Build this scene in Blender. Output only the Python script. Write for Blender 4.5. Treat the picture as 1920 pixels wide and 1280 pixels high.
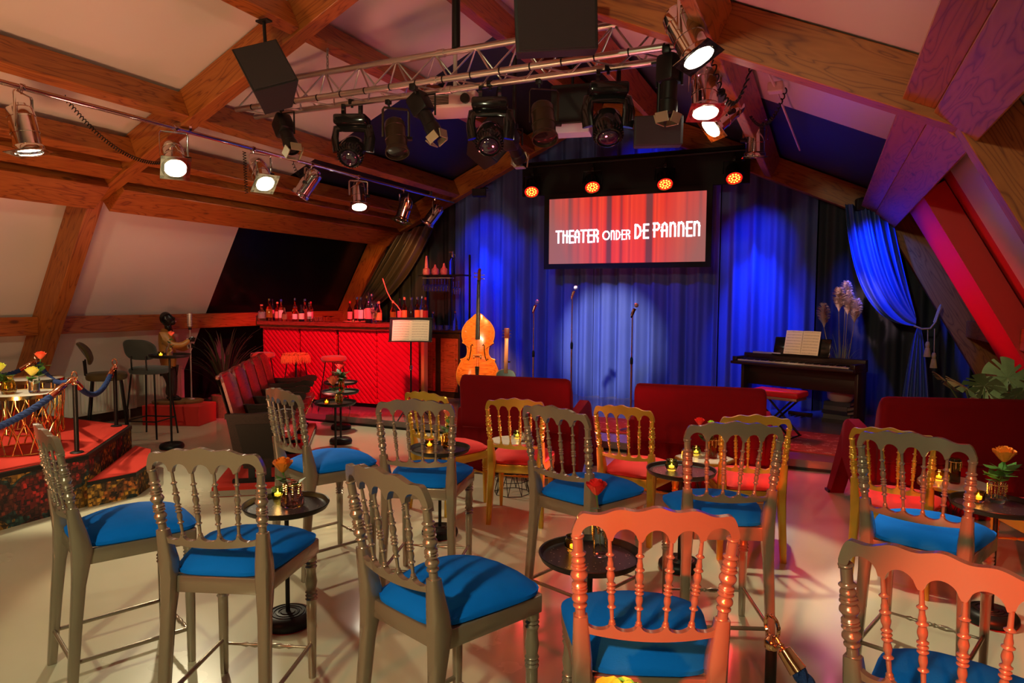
import bpy, bmesh, math, random
from mathutils import Vector, Matrix
random.seed(7)
R = math.radians; PI = math.pi
sc = bpy.context.scene
C = sc.collection
for o in list(bpy.data.objects): bpy.data.objects.remove(o)

# ------------------------------------------------------------------ camera
cam_d = bpy.data.cameras.new('camera'); cam = bpy.data.objects.new('camera', cam_d); C.objects.link(cam)
cam_d.sensor_width = 36; cam_d.lens = 36*1284/1920; cam_d.clip_start = .05; cam_d.clip_end = 100
_a, _p, _r = R(24.47), R(3.544), R(.371)
F = Vector((-math.sin(_a)*math.cos(_p), math.cos(_a)*math.cos(_p), -math.sin(_p)))
X0 = Vector((math.cos(_a), math.sin(_a), 0)); U0 = X0.cross(F)
XR = X0*math.cos(_r)+U0*math.sin(_r); UR = U0*math.cos(_r)-X0*math.sin(_r)
m = Matrix((XR, UR, -F)).transposed().to_4x4(); m.translation = (0, 0, 1.62); cam.matrix_world = m
sc.camera = cam
sc.view_settings.view_transform = 'Standard'; sc.view_settings.look = 'None'; sc.view_settings.gamma = 1
sc.view_settings.exposure = 0.0
try: sc.view_settings.use_curve_mapping = False
except Exception: pass

# ------------------------------------------------------------------ world and lights
w = bpy.data.worlds.new('world'); sc.world = w; w.use_nodes = True
w.node_tree.nodes['Background'].inputs[0].default_value = (1, .42, .25, 1)
w.node_tree.nodes['Background'].inputs[1].default_value = .06

def spot(name, loc, target, power, color, angle=45, blend=.5, radius=.06):
    d = bpy.data.lights.new(name, 'SPOT'); d.energy = power; d.color = color
    d.spot_size = R(angle); d.spot_blend = blend; d.shadow_soft_size = radius
    o = bpy.data.objects.new(name, d); C.objects.link(o); o.location = loc
    o.rotation_euler = (Vector(target)-Vector(loc)).to_track_quat('-Z', 'Y').to_euler()
    return o
def point(name, loc, power, color, radius=.05):
    d = bpy.data.lights.new(name, 'POINT'); d.energy = power; d.color = color; d.shadow_soft_size = radius
    o = bpy.data.objects.new(name, d); C.objects.link(o); o.location = loc; return o
WARM = (1, .86, .56); RED = (1, .02, .03); BLUE = (.0, .10, 1); AMB = (1, .5, .2)
# lamps further back in the hall, behind the viewer
spot('hall_light', (-1.2, -1.8, 3.2), (-2.4, 3.0, .0), 380, (1, .98, .56), 105, .6, .12)
spot('hall_light', (1.0, -1.2, 2.9), (.1, 3.4, .0), 290, (1, .98, .56), 90, .6, .12)
spot('red_hall_light', (-.25, -1.6, 1.85), (-.36, 1.75, .90), 2200, (1, .05, .006), 12, .7, .04)
spot('red_hall_light', (.1, -1.6, 1.85), (.40, 1.70, .92), 2200, (1, .05, .006), 12, .7, .04)
spot('red_hall_light', (-2.6, -2.0, 2.4), (-1.6, 2.0, .98), 260, (1, .14, .03), 30, .8, .08)
# added fill spots, in place of light bounced onto the roof
spot('roof_fill', (-3.6, 1.2, .3), (-5.4, 3.2, 4.0), 330, (1, .46, .22), 130, .8, .3)
spot('roof_fill', (-5.2, 5.6, .3), (-5.2, 6.0, 4.0), 330, (1, .26, .20), 130, .8, .3)
spot('roof_fill', (-1.6, 4.6, .3), (-1.6, 4.9, 4.0), 200, (1, .17, .22), 130, .8, .3)
# lamp over the platform and its mirrored tables
spot('platform_light', (-5.9, 2.6, 3.3), (-5.75, 3.3, .8), 330, (1, .85, .55), 42, .5, .05)
# red wash on the bar and the wooden seats
spot('bar_light', (-4.2, 5.3, 3.3), (-6.5, 7.8, .7), 1200, (1, .02, .09), 46, .5, .06)
spot('bar_light', (-4.6, 7.4, 3.6), (-6.0, 9.0, 1.6), 220, (1, .10, .03), 60, .6, .06)
spot('drape_light', (-4.9, 7.6, 2.2), (-6.4, 9.6, 2.1), 160, (1, .42, .08), 26, .6, .04)
spot('panel_light', (-.3, 8.3, .9), (1.3, 7.9, 1.75), 90, (1, .01, .012), 60, .7, .05)
# warm specials on the instruments and the music
spot('bass_light', (-3.3, 6.3, 2.9), (-4.56, 8.86, 1.0), 900, (1, .38, .10), 20, .6, .04)
spot('music_light', (-4.1, 5.75, 2.9), (-4.72, 7.3, 1.2), 110, (1, .75, .45), 16, .5, .04)
spot('music_light', (-1.2, 6.0, 2.9), (-.3, 9.1, 1.15), 170, (1, .62, .35), 12, .6, .04)
# blue wash down the stage curtains
for x_, tx_, y_, z_, tz_, p_, a_ in ((-5.15, -5.1, 9.62, 3.28, 1.2, 520, 44), (-4.6, -4.55, 9.5, 3.5, 1.0, 100, 60), (-3.4, -3.4, 9.3, 2.0, .6, 30, 80), (-.92, -.85, 9.62, 3.1, 1.2, 680, 44), (-.45, -.40, 9.6, 3.0, 1.0, 90, 40)):
    spot('blue_light', (x_, y_, z_), (tx_, 10.25, tz_), p_, (0, .05, 1), a_, 1, .04)
spot('blue_light', (-5.0, 8.7, 3.25), (-5.1, 10.25, 2.5), 170, (0, .05, 1), 42, 1, .04)
spot('blue_light', (-.9, 8.7, 3.1), (-.9, 10.25, 2.4), 190, (0, .05, 1), 40, 1, .04)
spot('blue_light', (.2, 8.9, 2.85), (.62, 9.75, 2.0), 330, (0, .06, 1), 60, 1, .05)
spot('blue_light', (-2.4, 9.75, 4.0), (-2.4, 10.3, 3.4), 14, (0, .05, 1), 120, 1, .05)
spot('blue_light', (-3.4, 5.4, 3.3), (-3.0, 10.2, 1.2), 500, (0, .055, 1), 42, 1, .06)
spot('blue_light', (-1.2, 5.4, 3.3), (-.8, 10.2, 1.4), 300, (0, .05, 1), 24, 1, .06)
# added warm spots that brighten the split leaf plant and the pampas grass
spot('plant_light', (-.5, 5.5, 2.9), (1.35, 7.2, .9), 160, (1, .75, .5), 16, .6, .05)
spot('plant_light', (-1.0, 6.3, 2.9), (.25, 9.45, 1.75), 480, (1, .55, .5), 10, .6, .05)
# magenta pool on the floor before the stage
spot('magenta_light', (.2, 8.6, 2.9), (.2, 5.9, 0), 130, (1, .03, .35), 40, .7, .06)

# ------------------------------------------------------------------ materials
MATS = {}
def nt(name):
    m = bpy.data.materials.new(name); m.use_nodes = True
    n = m.node_tree.nodes; l = m.node_tree.links
    return m, n, l, n['Principled BSDF']
def setp(b, **k):
    for a, v in k.items():
        nm = {'base': 'Base Color', 'rough': 'Roughness', 'metal': 'Metallic', 'spec': 'Specular IOR Level', 'emit': 'Emission Color', 'es': 'Emission Strength',
              'trans': 'Transmission Weight', 'coat': 'Coat Weight', 'sheen': 'Sheen Weight', 'sr': 'Sheen Roughness', 'ior': 'IOR', 'alpha': 'Alpha', 'sub': 'Subsurface Weight'}[a]
        if isinstance(v, tuple) and len(v) == 3: v = (*v, 1)
        b.inputs[nm].default_value = v
def P(name, base, rough=.5, metal=0, var=.0, vs=8, bump=0, bs=60, **k):
    if name in MATS: return MATS[name]
    m, n, l, b = nt(name); setp(b, base=base, rough=rough, metal=metal, **k)
    if var or bump:
        tc = n.new('ShaderNodeTexCoord')
    if var:
        no = n.new('ShaderNodeTexNoise'); no.inputs['Scale'].default_value = vs; no.inputs['Detail'].default_value = 4
        l.new(tc.outputs['Object'], no.inputs['Vector'])
        mx = n.new('ShaderNodeMix'); mx.data_type = 'RGBA'
        mx.inputs['A'].default_value = (*[c*(1-var) for c in base], 1); mx.inputs['B'].default_value = (*[min(1, c*(1+var)) for c in base], 1)
        l.new(no.outputs['Fac'], mx.inputs['Factor']); l.new(mx.outputs['Result'], b.inputs['Base Color'])
    if bump:
        n2 = n.new('ShaderNodeTexNoise'); n2.inputs['Scale'].default_value = bs; l.new(tc.outputs['Object'], n2.inputs['Vector'])
        bp = n.new('ShaderNodeBump'); bp.inputs['Strength'].default_value = bump; bp.inputs['Distance'].default_value = .01
        l.new(n2.outputs['Fac'], bp.inputs['Height']); l.new(bp.outputs['Normal'], b.inputs['Normal'])
    MATS[name] = m; return m
def emis(name, col, s):
    if name in MATS: return MATS[name]
    m, n, l, b = nt(name); setp(b, base=col, emit=col, es=s); MATS[name] = m; return m
def ramp(n, l, src, stops, interp='LINEAR'):
    r = n.new('ShaderNodeValToRGB'); r.color_ramp.interpolation = interp
    e = r.color_ramp.elements
    while len(e) < len(stops): e.new(.5)
    for i, (p, c) in enumerate(stops): e[i].position = p; e[i].color = (*c, 1) if len(c) == 3 else c
    l.new(src, r.inputs['Fac']); return r
def wood(name, c1, c2, c3, rough=.45, sc_=1, coat=0, knots=True):
    m, n, l, b = nt(name); setp(b, rough=rough, coat=coat)
    tc = n.new('ShaderNodeTexCoord'); oi = n.new('ShaderNodeObjectInfo')
    ad = n.new('ShaderNodeVectorMath'); ad.operation = 'ADD'
    sm = n.new('ShaderNodeVectorMath'); sm.operation = 'SCALE'; sm.inputs[0].default_value = (7, 3, 5)
    l.new(oi.outputs['Random'], sm.inputs['Scale']); l.new(tc.outputs['Object'], ad.inputs[0]); l.new(sm.outputs[0], ad.inputs[1])
    mp = n.new('ShaderNodeMapping'); mp.inputs['Scale'].default_value = (.55*sc_, 5*sc_, 5*sc_); l.new(ad.outputs[0], mp.inputs['Vector'])
    no = n.new('ShaderNodeTexNoise'); no.inputs['Scale'].default_value = 1.6; no.inputs['Detail'].default_value = 2; no.inputs['Distortion'].default_value = .4
    l.new(mp.outputs[0], no.inputs['Vector'])
    mu = n.new('ShaderNodeMath'); mu.operation = 'MULTIPLY'; mu.inputs[1].default_value = 22; l.new(no.outputs['Fac'], mu.inputs[0])
    fr = n.new('ShaderNodeMath'); fr.operation = 'PINGPONG'; fr.inputs[1].default_value = 1; l.new(mu.outputs[0], fr.inputs[0])
    r = ramp(n, l, fr.outputs[0], [(0, c1), (.75, c2), (1, c3)]); out = r.outputs['Color']
    if knots:
        vo = n.new('ShaderNodeTexVoronoi'); vo.inputs['Scale'].default_value = 1.0
        mp2 = n.new('ShaderNodeMapping'); mp2.inputs['Scale'].default_value = (1.6, 4, 4); l.new(ad.outputs[0], mp2.inputs['Vector']); l.new(mp2.outputs[0], vo.inputs['Vector'])
        r2 = ramp(n, l, vo.outputs['Distance'], [(0, (.25,)*3), (.06, (.4,)*3), (.10, (1,)*3)])
        mx = n.new('ShaderNodeMix'); mx.data_type = 'RGBA'; mx.blend_type = 'MULTIPLY'; mx.inputs['Factor'].default_value = 1
        l.new(out, mx.inputs['A']); l.new(r2.outputs['Color'], mx.inputs['B']); out = mx.outputs['Result']
    l.new(out, b.inputs['Base Color'])
    MATS[name] = m; return m
def velvet(name, base, sheen=.25, rough=.8):
    if name in MATS: return MATS[name]
    m = P(name, base, rough, 0, .12, 9, .15, 300, sheen=sheen, sr=.4); return m
def glass(name, col=(1, 1, 1), rough=.03):
    if name in MATS: return MATS[name]
    m, n, l, b = nt(name); setp(b, base=col, rough=rough, trans=1.0, ior=1.4)
    MATS[name] = m; return m

BEAM = wood('spruce_beam', (.42, .125, .022), (.36, .10, .016), (.20, .045, .008), .42)
DARKWOOD = wood('dark_walnut', (.030, .010, .005), (.022, .007, .004), (.010, .003, .002), .5, 2, 0, False); setp(DARKWOOD.node_tree.nodes['Principled BSDF'], spec=.25)
REDWOOD = wood('mahogany', (.30, .05, .03), (.24, .04, .025), (.12, .02, .012), .3, 2, .3, False)
WHITEP = P('white_roof_panel', (.72, .66, .60), .33, 0, .03, 2)
WHITEL = P('white_paint', (.75, .7, .62), .55)
BLACKP = P('black_gloss_panel', (.006, .006, .007), .22, 0, spec=.35)
NAVYP = P('black_matt_panel', (.012, .014, .02), .5)
REDP = P('red_paint', (.42, .01, .012), .5)
BLK = P('black_metal', (.007, .007, .007), .42, spec=.3)
BLKG = P('black_gloss', (.01, .01, .01), .12)
CHROME = P('chrome', (.8, .78, .74), .08, 1)
ALU = P('aluminium_tube', (.62, .60, .56), .35, 1, .1, 12)
SILVER = P('champagne_silver_paint', (.33, .262, .195), .27, .55, .06, 6, coat=.4)
GOLD = P('gold_paint', (.60, .36, .045), .28, .6, .06, 6)
BRASS = P('brass', (.9, .6, .2), .15, 1)
BLUEV = velvet('blue_velvet', (.0, .17, .80), .0); setp(BLUEV.node_tree.nodes['Principled BSDF'], spec=.12)
REDV = velvet('red_velvet', (.17, .0015, .005), .04); setp(REDV.node_tree.nodes['Principled BSDF'], spec=.12)
REDS = velvet('scarlet_velvet', (.60, .015, .015), .05)
ROPE = P('blue_rope', (.005, .03, .14), .8, 0, .3, 60, .6, 200)
CARPET = P('red_carpet', (.52, .025, .012), .95, 0, .08, 40, .4, 400)

# ------------------------------------------------------------------ mesh helpers
class MB:
    def __init__(s): s.bm = bmesh.new(); s.mi = 0
    def _set(s, faces):
        for f in faces: f.material_index = s.mi
    def box(s, c, size, rot=None, bev=0, seg=2):
        M = Matrix.Translation(c) @ (rot.to_4x4() if rot is not None else Matrix.Identity(4)) @ Matrix.Diagonal((*size, 1))
        r = bmesh.ops.create_cube(s.bm, size=1, matrix=M)
        fs = set(f for v in r['verts'] for f in v.link_faces)
        s._set(fs)
        if bev:
            es = list(set(e for v in r['verts'] for e in v.link_edges))
            b = bmesh.ops.bevel(s.bm, geom=es, offset=bev, segments=seg, affect='EDGES', profile=.5); s._set(b['faces'])
        return s
    def rings(s, rings, cap=True, closed=True):
        vs = [[s.bm.verts.new(p) for p in r] for r in rings]; n = len(rings[0]); fs = []
        for a, b in zip(vs, vs[1:]):
            for i in range(n if closed else n-1):
                j = (i+1) % n
                try: fs.append(s.bm.faces.new((a[i], a[j], b[j], b[i])))
                except Exception: pass
        if cap and closed:
            for r in (vs[0][::-1], vs[-1]):
                try: fs.append(s.bm.faces.new(r))
                except Exception: pass
        s._set(fs); return s
    def lathe(s, prof, M=None, seg=20, loop=None):
        M = M or Matrix.Identity(4)
        if loop is None: loop = prof[0][0] > 1e-3 and prof[-1][0] > 1e-3
        if loop: prof = list(prof)+[prof[0]]
        return s.rings([[M @ Vector((max(r, 1e-4)*math.cos(2*PI*i/seg), max(r, 1e-4)*math.sin(2*PI*i/seg), z)) for i in range(seg)] for r, z in prof], cap=not loop)
    def cyl(s, a, b, r0, r1=None, seg=12):
        a = Vector(a); b = Vector(b); q = (b-a).to_track_quat('Z', 'Y').to_matrix().to_4x4(); q.translation = a
        return s.lathe([(r0, 0), (r1 if r1 is not None else r0, (b-a).length)], q, seg, False)
    def turn(s, a, b, prof, seg=12):   # profile (t 0..1, r) along a-b
        a = Vector(a); b = Vector(b); q = (b-a).to_track_quat('Z', 'Y').to_matrix().to_4x4(); q.translation = a; L = (b-a).length
        return s.lathe([(r, t*L) for t, r in prof], q, seg, False)
    def tube(s, pts, r, seg=8, closed=False, flat=1):
        pts = [Vector(p) for p in pts]; n = len(pts); rr = r if isinstance(r, (list, tuple)) else [r]*n
        up = None; rings = []
        for i, p in enumerate(pts):
            if closed: t = pts[(i+1) % n]-pts[i-1]
            else: t = pts[min(i+1, n-1)]-pts[max(i-1, 0)]
            t.normalize()
            if up is None: up = t.orthogonal().normalized()
            else:
                up = up-t*up.dot(t)
                up = up.normalized() if up.length > 1e-5 else t.orthogonal().normalized()
            sd = t.cross(up)
            rings.append([p+(up*math.cos(2*PI*k/seg)+sd*math.sin(2*PI*k/seg)*flat)*rr[i] for k in range(seg)])
        if closed: rings.append(rings[0])
        return s.rings(rings, cap=not closed)
    def prism(s, outline, t0, t1, fn):  # outline 2D, fn(u,v,t)->Vector
        return s.rings([[Vector(fn(u, v, t)) for u, v in outline] for t in (t0, t1)])
    def strip(s, us, lo, hi, fn, th):   # a plate between two edge functions, us sample positions
        n = len(us)
        g = {}
        for i, u in enumerate(us):
            for k, v in enumerate((lo(u), hi(u))):
                for j, t in enumerate((0, th)): g[i, k, j] = s.bm.verts.new(fn(u, v, t))
        fs = []
        def q(*k): fs.append(s.bm.faces.new([g[x] for x in k]))
        for i in range(n-1):
            q((i, 0, 0), (i+1, 0, 0), (i+1, 1, 0), (i, 1, 0)); q((i, 1, 1), (i+1, 1, 1), (i+1, 0, 1), (i, 0, 1))
            q((i, 1, 0), (i+1, 1, 0), (i+1, 1, 1), (i, 1, 1)); q((i, 0, 1), (i+1, 0, 1), (i+1, 0, 0), (i, 0, 0))
        q((0, 0, 0), (0, 1, 0), (0, 1, 1), (0, 0, 1)); q((n-1, 0, 1), (n-1, 1, 1), (n-1, 1, 0), (n-1, 0, 0))
        s._set(fs); return s
    def sphere(s, c, r, seg=12, scale=(1, 1, 1), rot=None):
        M = Matrix.Translation(c) @ (rot.to_4x4() if rot is not None else Matrix.Identity(4)) @ Matrix.Diagonal((*scale, 1))
        a = bmesh.ops.create_uvsphere(s.bm, u_segments=seg, v_segments=max(6, seg//2+2), radius=r, matrix=M)
        s._set(set(f for v in a['verts'] for f in v.link_faces)); return s
    def quad(s, *p):
        f = s.bm.faces.new([s.bm.verts.new(x) for x in p]); s._set([f]); return s
    def obj(s, name, mat=None, parent=None, smooth=True, ang=38, loc=None):
        bm = s.bm; bmesh.ops.remove_doubles(bm, verts=bm.verts, dist=1e-5)
        bmesh.ops.recalc_face_normals(bm, faces=bm.faces)
        if smooth:
            for f in bm.faces: f.smooth = True
            for e in bm.edges:
                if len(e.link_faces) == 2:
                    if e.calc_face_angle(0) > R(ang): e.smooth = False
                else: e.smooth = False
        me = bpy.data.meshes.new(name); bm.to_mesh(me); bm.free()
        for x in (mat if isinstance(mat, list) else [mat]): me.materials.append(x)
        o = bpy.data.objects.new(name, me); C.objects.link(o)
        if parent: o.parent = parent
        if loc: o.location = loc
        return o
def tag(o, label, cat, group=None, kind=None):
    if label: o['label'] = label
    if cat: o['category'] = cat
    if group: o['group'] = group
    if kind: o['kind'] = kind
    return o
def thing(name, label, cat, loc=(0, 0, 0), rz=0, group=None, scale=1):
    o = bpy.data.objects.new(name, None); C.objects.link(o); o.location = loc; o.rotation_euler = (0, 0, rz); o.scale = (scale,)*3
    o.empty_display_size = .1
    return tag(o, label, cat, group)
KIDS = {}
def kids(o): return [c for c in bpy.data.objects if c.parent == o]
def dup(root, loc, rz=0, label=None, group=None, rot=None, scale=None):
    r = root.copy(); C.objects.link(r); r.location = loc
    r.rotation_euler = rot if rot is not None else (0, 0, rz)
    if scale: r.scale = (scale,)*3
    if label: r['label'] = label
    if group: r['group'] = group
    for ch in kids(root):
        c = ch.copy(); C.objects.link(c); c.parent = r
        for g in kids(ch):
            d = g.copy(); C.objects.link(d); d.parent = c
    return r
def struct(o): o['kind'] = 'structure'; return o
def rotz(a): return Matrix.Rotation(a, 3, 'Z')

# ------------------------------------------------------------------ the room
XC = -3.14; YA, YB = 4.70, 9.95; STG = .10; SY = 7.06
KN = Vector((3.81, 2.62)); FT = Vector((5.26, 0)); AP = Vector((0, 4.35))
def sec(side, v): return (XC+side*v.x, v.y)
uL = (KN-FT).normalized(); nL = Vector((uL.y, -uL.x)); nL = nL if nL.x > 0 else -nL     # outward of the leg
uR = (AP-KN).normalized(); nR = Vector((-uR.y, uR.x)); nR = nR if nR.y > 0 else -nR
OFF = .32
# floor
fl, n, l, b = nt('resin_floor'); setp(b, base=(.56, .50, .38), rough=.2, coat=.25); b.inputs['Coat Roughness'].default_value = .08
tc = n.new('ShaderNodeTexCoord'); no = n.new('ShaderNodeTexNoise'); no.inputs['Scale'].default_value = .9; no.inputs['Detail'].default_value = 6; l.new(tc.outputs['Object'], no.inputs['Vector'])
r_ = ramp(n, l, no.outputs['Fac'], [(.3, (.50, .48, .35)), (.7, (.57, .55, .41))]); l.new(r_.outputs['Color'], b.inputs['Base Color'])
r2_ = ramp(n, l, no.outputs['Fac'], [(.3, (.14,)*3), (.7, (.30,)*3)]); l.new(r2_.outputs['Color'], b.inputs['Roughness'])
struct(MB().box((XC, 4.1, -.05), (13, 13.4, .1)).obj('floor', fl, smooth=False))
STGM = P('stage_floor_vinyl', (.22, .17, .16), .22, 0, .1, 1.2, coat=.2)
struct(MB().box((XC, (SY+10.8)/2, STG/2), (12, 10.8-SY, STG)).obj('trim_1', STGM, smooth=False))
struct(MB().box((XC, SY-.004, .014), (12, .008, .028)).obj('trim_2', BLK, smooth=False))

def slope_panel(name, side, a, b_, y0, y1, off, mat, th=.04, nrm=None):
    nn = nrm; pa = a+nn*off; pb = b_+nn*off; pc = pb+nn*th; pd = pa+nn*th
    mb = MB(); mb.rings([[Vector((XC+side*q.x, y, q.y)) for q in (pa, pb, pc, pd)] for y in (y0, y1)])
    return struct(mb.obj(name, mat, smooth=False))
Y0, YE = -2.6, 10.9
LOWF = FT-uL*.4
for side, sn in ((-1, 'left'), (1, 'right')):
    ktop = KN+uL*.12
    slope_panel('ceiling_lower_'+sn, side, LOWF, ktop, Y0, SY, OFF, WHITEP, nrm=nL)
    slope_panel('ceiling_upper_'+sn, side, KN-uR*.12, AP+uR*.35, Y0, SY, OFF, WHITEP, nrm=nR)
    slope_panel('ceiling_upper_back_'+sn, side, KN-uR*.12, AP+uR*.35, SY, YE, OFF, NAVYP, nrm=nR)
    if side < 0: slope_panel('ceiling_lower_back_'+sn, side, LOWF, ktop, SY, YE, OFF, BLACKP, nrm=nL)
    else:
        slope_panel('ceiling_lower_back_'+sn, side, LOWF, ktop, SY, 9.9, OFF, REDP, nrm=nL)
        slope_panel('ceiling_lower_end_'+sn, side, LOWF, ktop, 9.9, YE, OFF, NAVYP, nrm=nL)
KW = 5.32
struct(MB().box((XC-KW-.03, (Y0+SY)/2, .3), (.06, SY-Y0, .6)).obj('wall_left', WHITEL, smooth=False))
struct(MB().box((XC-KW-.03, (SY+YE)/2, .3), (.06, YE-SY, .6)).obj('wall_left_back', BLACKP, smooth=False))
struct(MB().box((XC+KW+.03, (Y0+YE)/2, .3), (.06, YE-Y0, .6)).obj('wall_right', NAVYP, smooth=False))
struct(MB().box((XC, YE+.05, 2.4), (12, .1, 5.2)).obj('wall_back', NAVYP, smooth=False))
struct(MB().box((XC-KW+.008, (Y0+SY)/2, .06), (.016, SY-Y0, .12)).obj('baseboard_left', P('dark_skirting', (.05, .03, .02), .5), smooth=False))
# red raised panel on the right slope
slope_panel('trim_3', 1, FT+uL*.02, KN-uL*.05, 7.4, 8.55, .10, P('bright_red_panel', (.62, .012, .012), .5), .21, nL)

TN = [3]
def beam(a, b_, up, wd, dp, mat=None, cham=.006):
    """timber with its visible bottom face centred on a-b, growing towards up"""
    TN[0] += 1
    a = Vector(a); b_ = Vector(b_); x = (b_-a).normalized(); z = Vector(up); z = (z-x*z.dot(x)).normalized(); y = z.cross(x)
    L = (b_-a).length
    o = MB().box((L/2, 0, dp/2), (L, wd, dp), bev=cham, seg=1).obj('trim_%d' % TN[0], mat or BEAM, smooth=False)
    M = Matrix((x, y, z)).transposed().to_4x4(); M.translation = a; o.matrix_world = M
    return struct(o)
def v3(side, v, y): return Vector((XC+side*v.x, y, v.y))
def n3(side, v): return Vector((side*v.x, 0, v.y))
for ty in (YA, YB):
    yc = ty+.08
    for side in (-1, 1):
        beam(v3(side, FT-uL*.0, yc), v3(side, KN+uL*.03, yc), n3(side, nL), .16, .31)
        beam(v3(side, KN-uR*.02, yc), v3(side, AP, yc), n3(side, nR), .16, .31)
def along(s_): return KN+uR*s_
for y0, y1 in ((-2.4, YA), (YA+.16, YB)):
    for side in (-1, 1):
        # big knee purlin: lower face tilted between leg and rafter
        k1, k2 = (Vector((3.90, 2.53)), Vector((3.68, 2.72))) if side > 0 else (Vector((3.74, 2.51)), Vector((3.49, 2.72)))
        mid = (k1+k2)/2; d_ = (k2-k1).normalized(); nn = Vector((d_.y, -d_.x)); nn = nn if nn.x > 0 else -nn
        beam(v3(side, mid, y0), v3(side, mid, y1), n3(side, nn), (k2-k1).length, .22)
        if side > 0:
            m2 = Vector((3.60, 2.765)); beam(v3(side, m2+nR*.01, y0), v3(side, m2+nR*.01, y1), n3(side, nR), .19, .28)
        else:
            m2 = Vector((3.36, 2.80)); beam(v3(side, m2+nR*.05, y0), v3(side, m2+nR*.05, y1), n3(side, nR), .22, .14)
            m2 = Vector((3.12, 2.94)); beam(v3(side, m2+nR*.03, y0), v3(side, m2+nR*.03, y1), n3(side, nR), .11, .22)
        for px in (2.38, 1.05):
            q = KN+uR*((3.81-px)/uR.x*-1 if uR.x < 0 else 0)
            beam(v3(side, q+nR*.02, y0), v3(side, q+nR*.02, y1), n3(side, nR), .11, .26)
        # low purlin on the knee wall
        q = Vector((5.30, 1.16))
        if side < 0 or y0 > 0: beam((XC+side*4.90, y0, 1.19), (XC+side*4.90, y1, 1.19), (0, 0, 1), .34, .20)
beam((XC, -2.4, AP.y-.04), (XC, YB, AP.y-.04), (0, 0, 1), .12, .28)

# ------------------------------------------------------------------ baluster-back chairs
def turned(n_, base, bumps):
    out = []
    for i in range(n_+1):
        t_ = i/n_; r_ = base(t_)
        for c_, a_, w_ in bumps: r_ += a_*math.exp(-((t_-c_)/w_)**2)
        out.append((t_, r_))
    return out
BEADS = turned(90, lambda t_: .92, [(.015, .35, .012), (.15, .42, .012), (.24, .55, .045), (.335, .5, .012), (.375, .5, .012), (.415, .5, .012), (.52, .62, .05), (.61, .5, .012), (.65, .45, .012), (.70, .35, .03), (.78, .45, .012), (.985, .3, .012)])
SPB = turned(90, lambda t_: .68+.25*math.sin(t_*PI), [(0, .7, .014), (.03, .5, .012), (.20, .75, .012), (.29, .45, .05), (.375, .8, .012), (.42, .75, .012), (.465, .8, .012), (.56, .6, .05), (.645, .8, .012), (.69, .3, .03), (.80, .75, .012), (1, .3, .02)])
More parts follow.
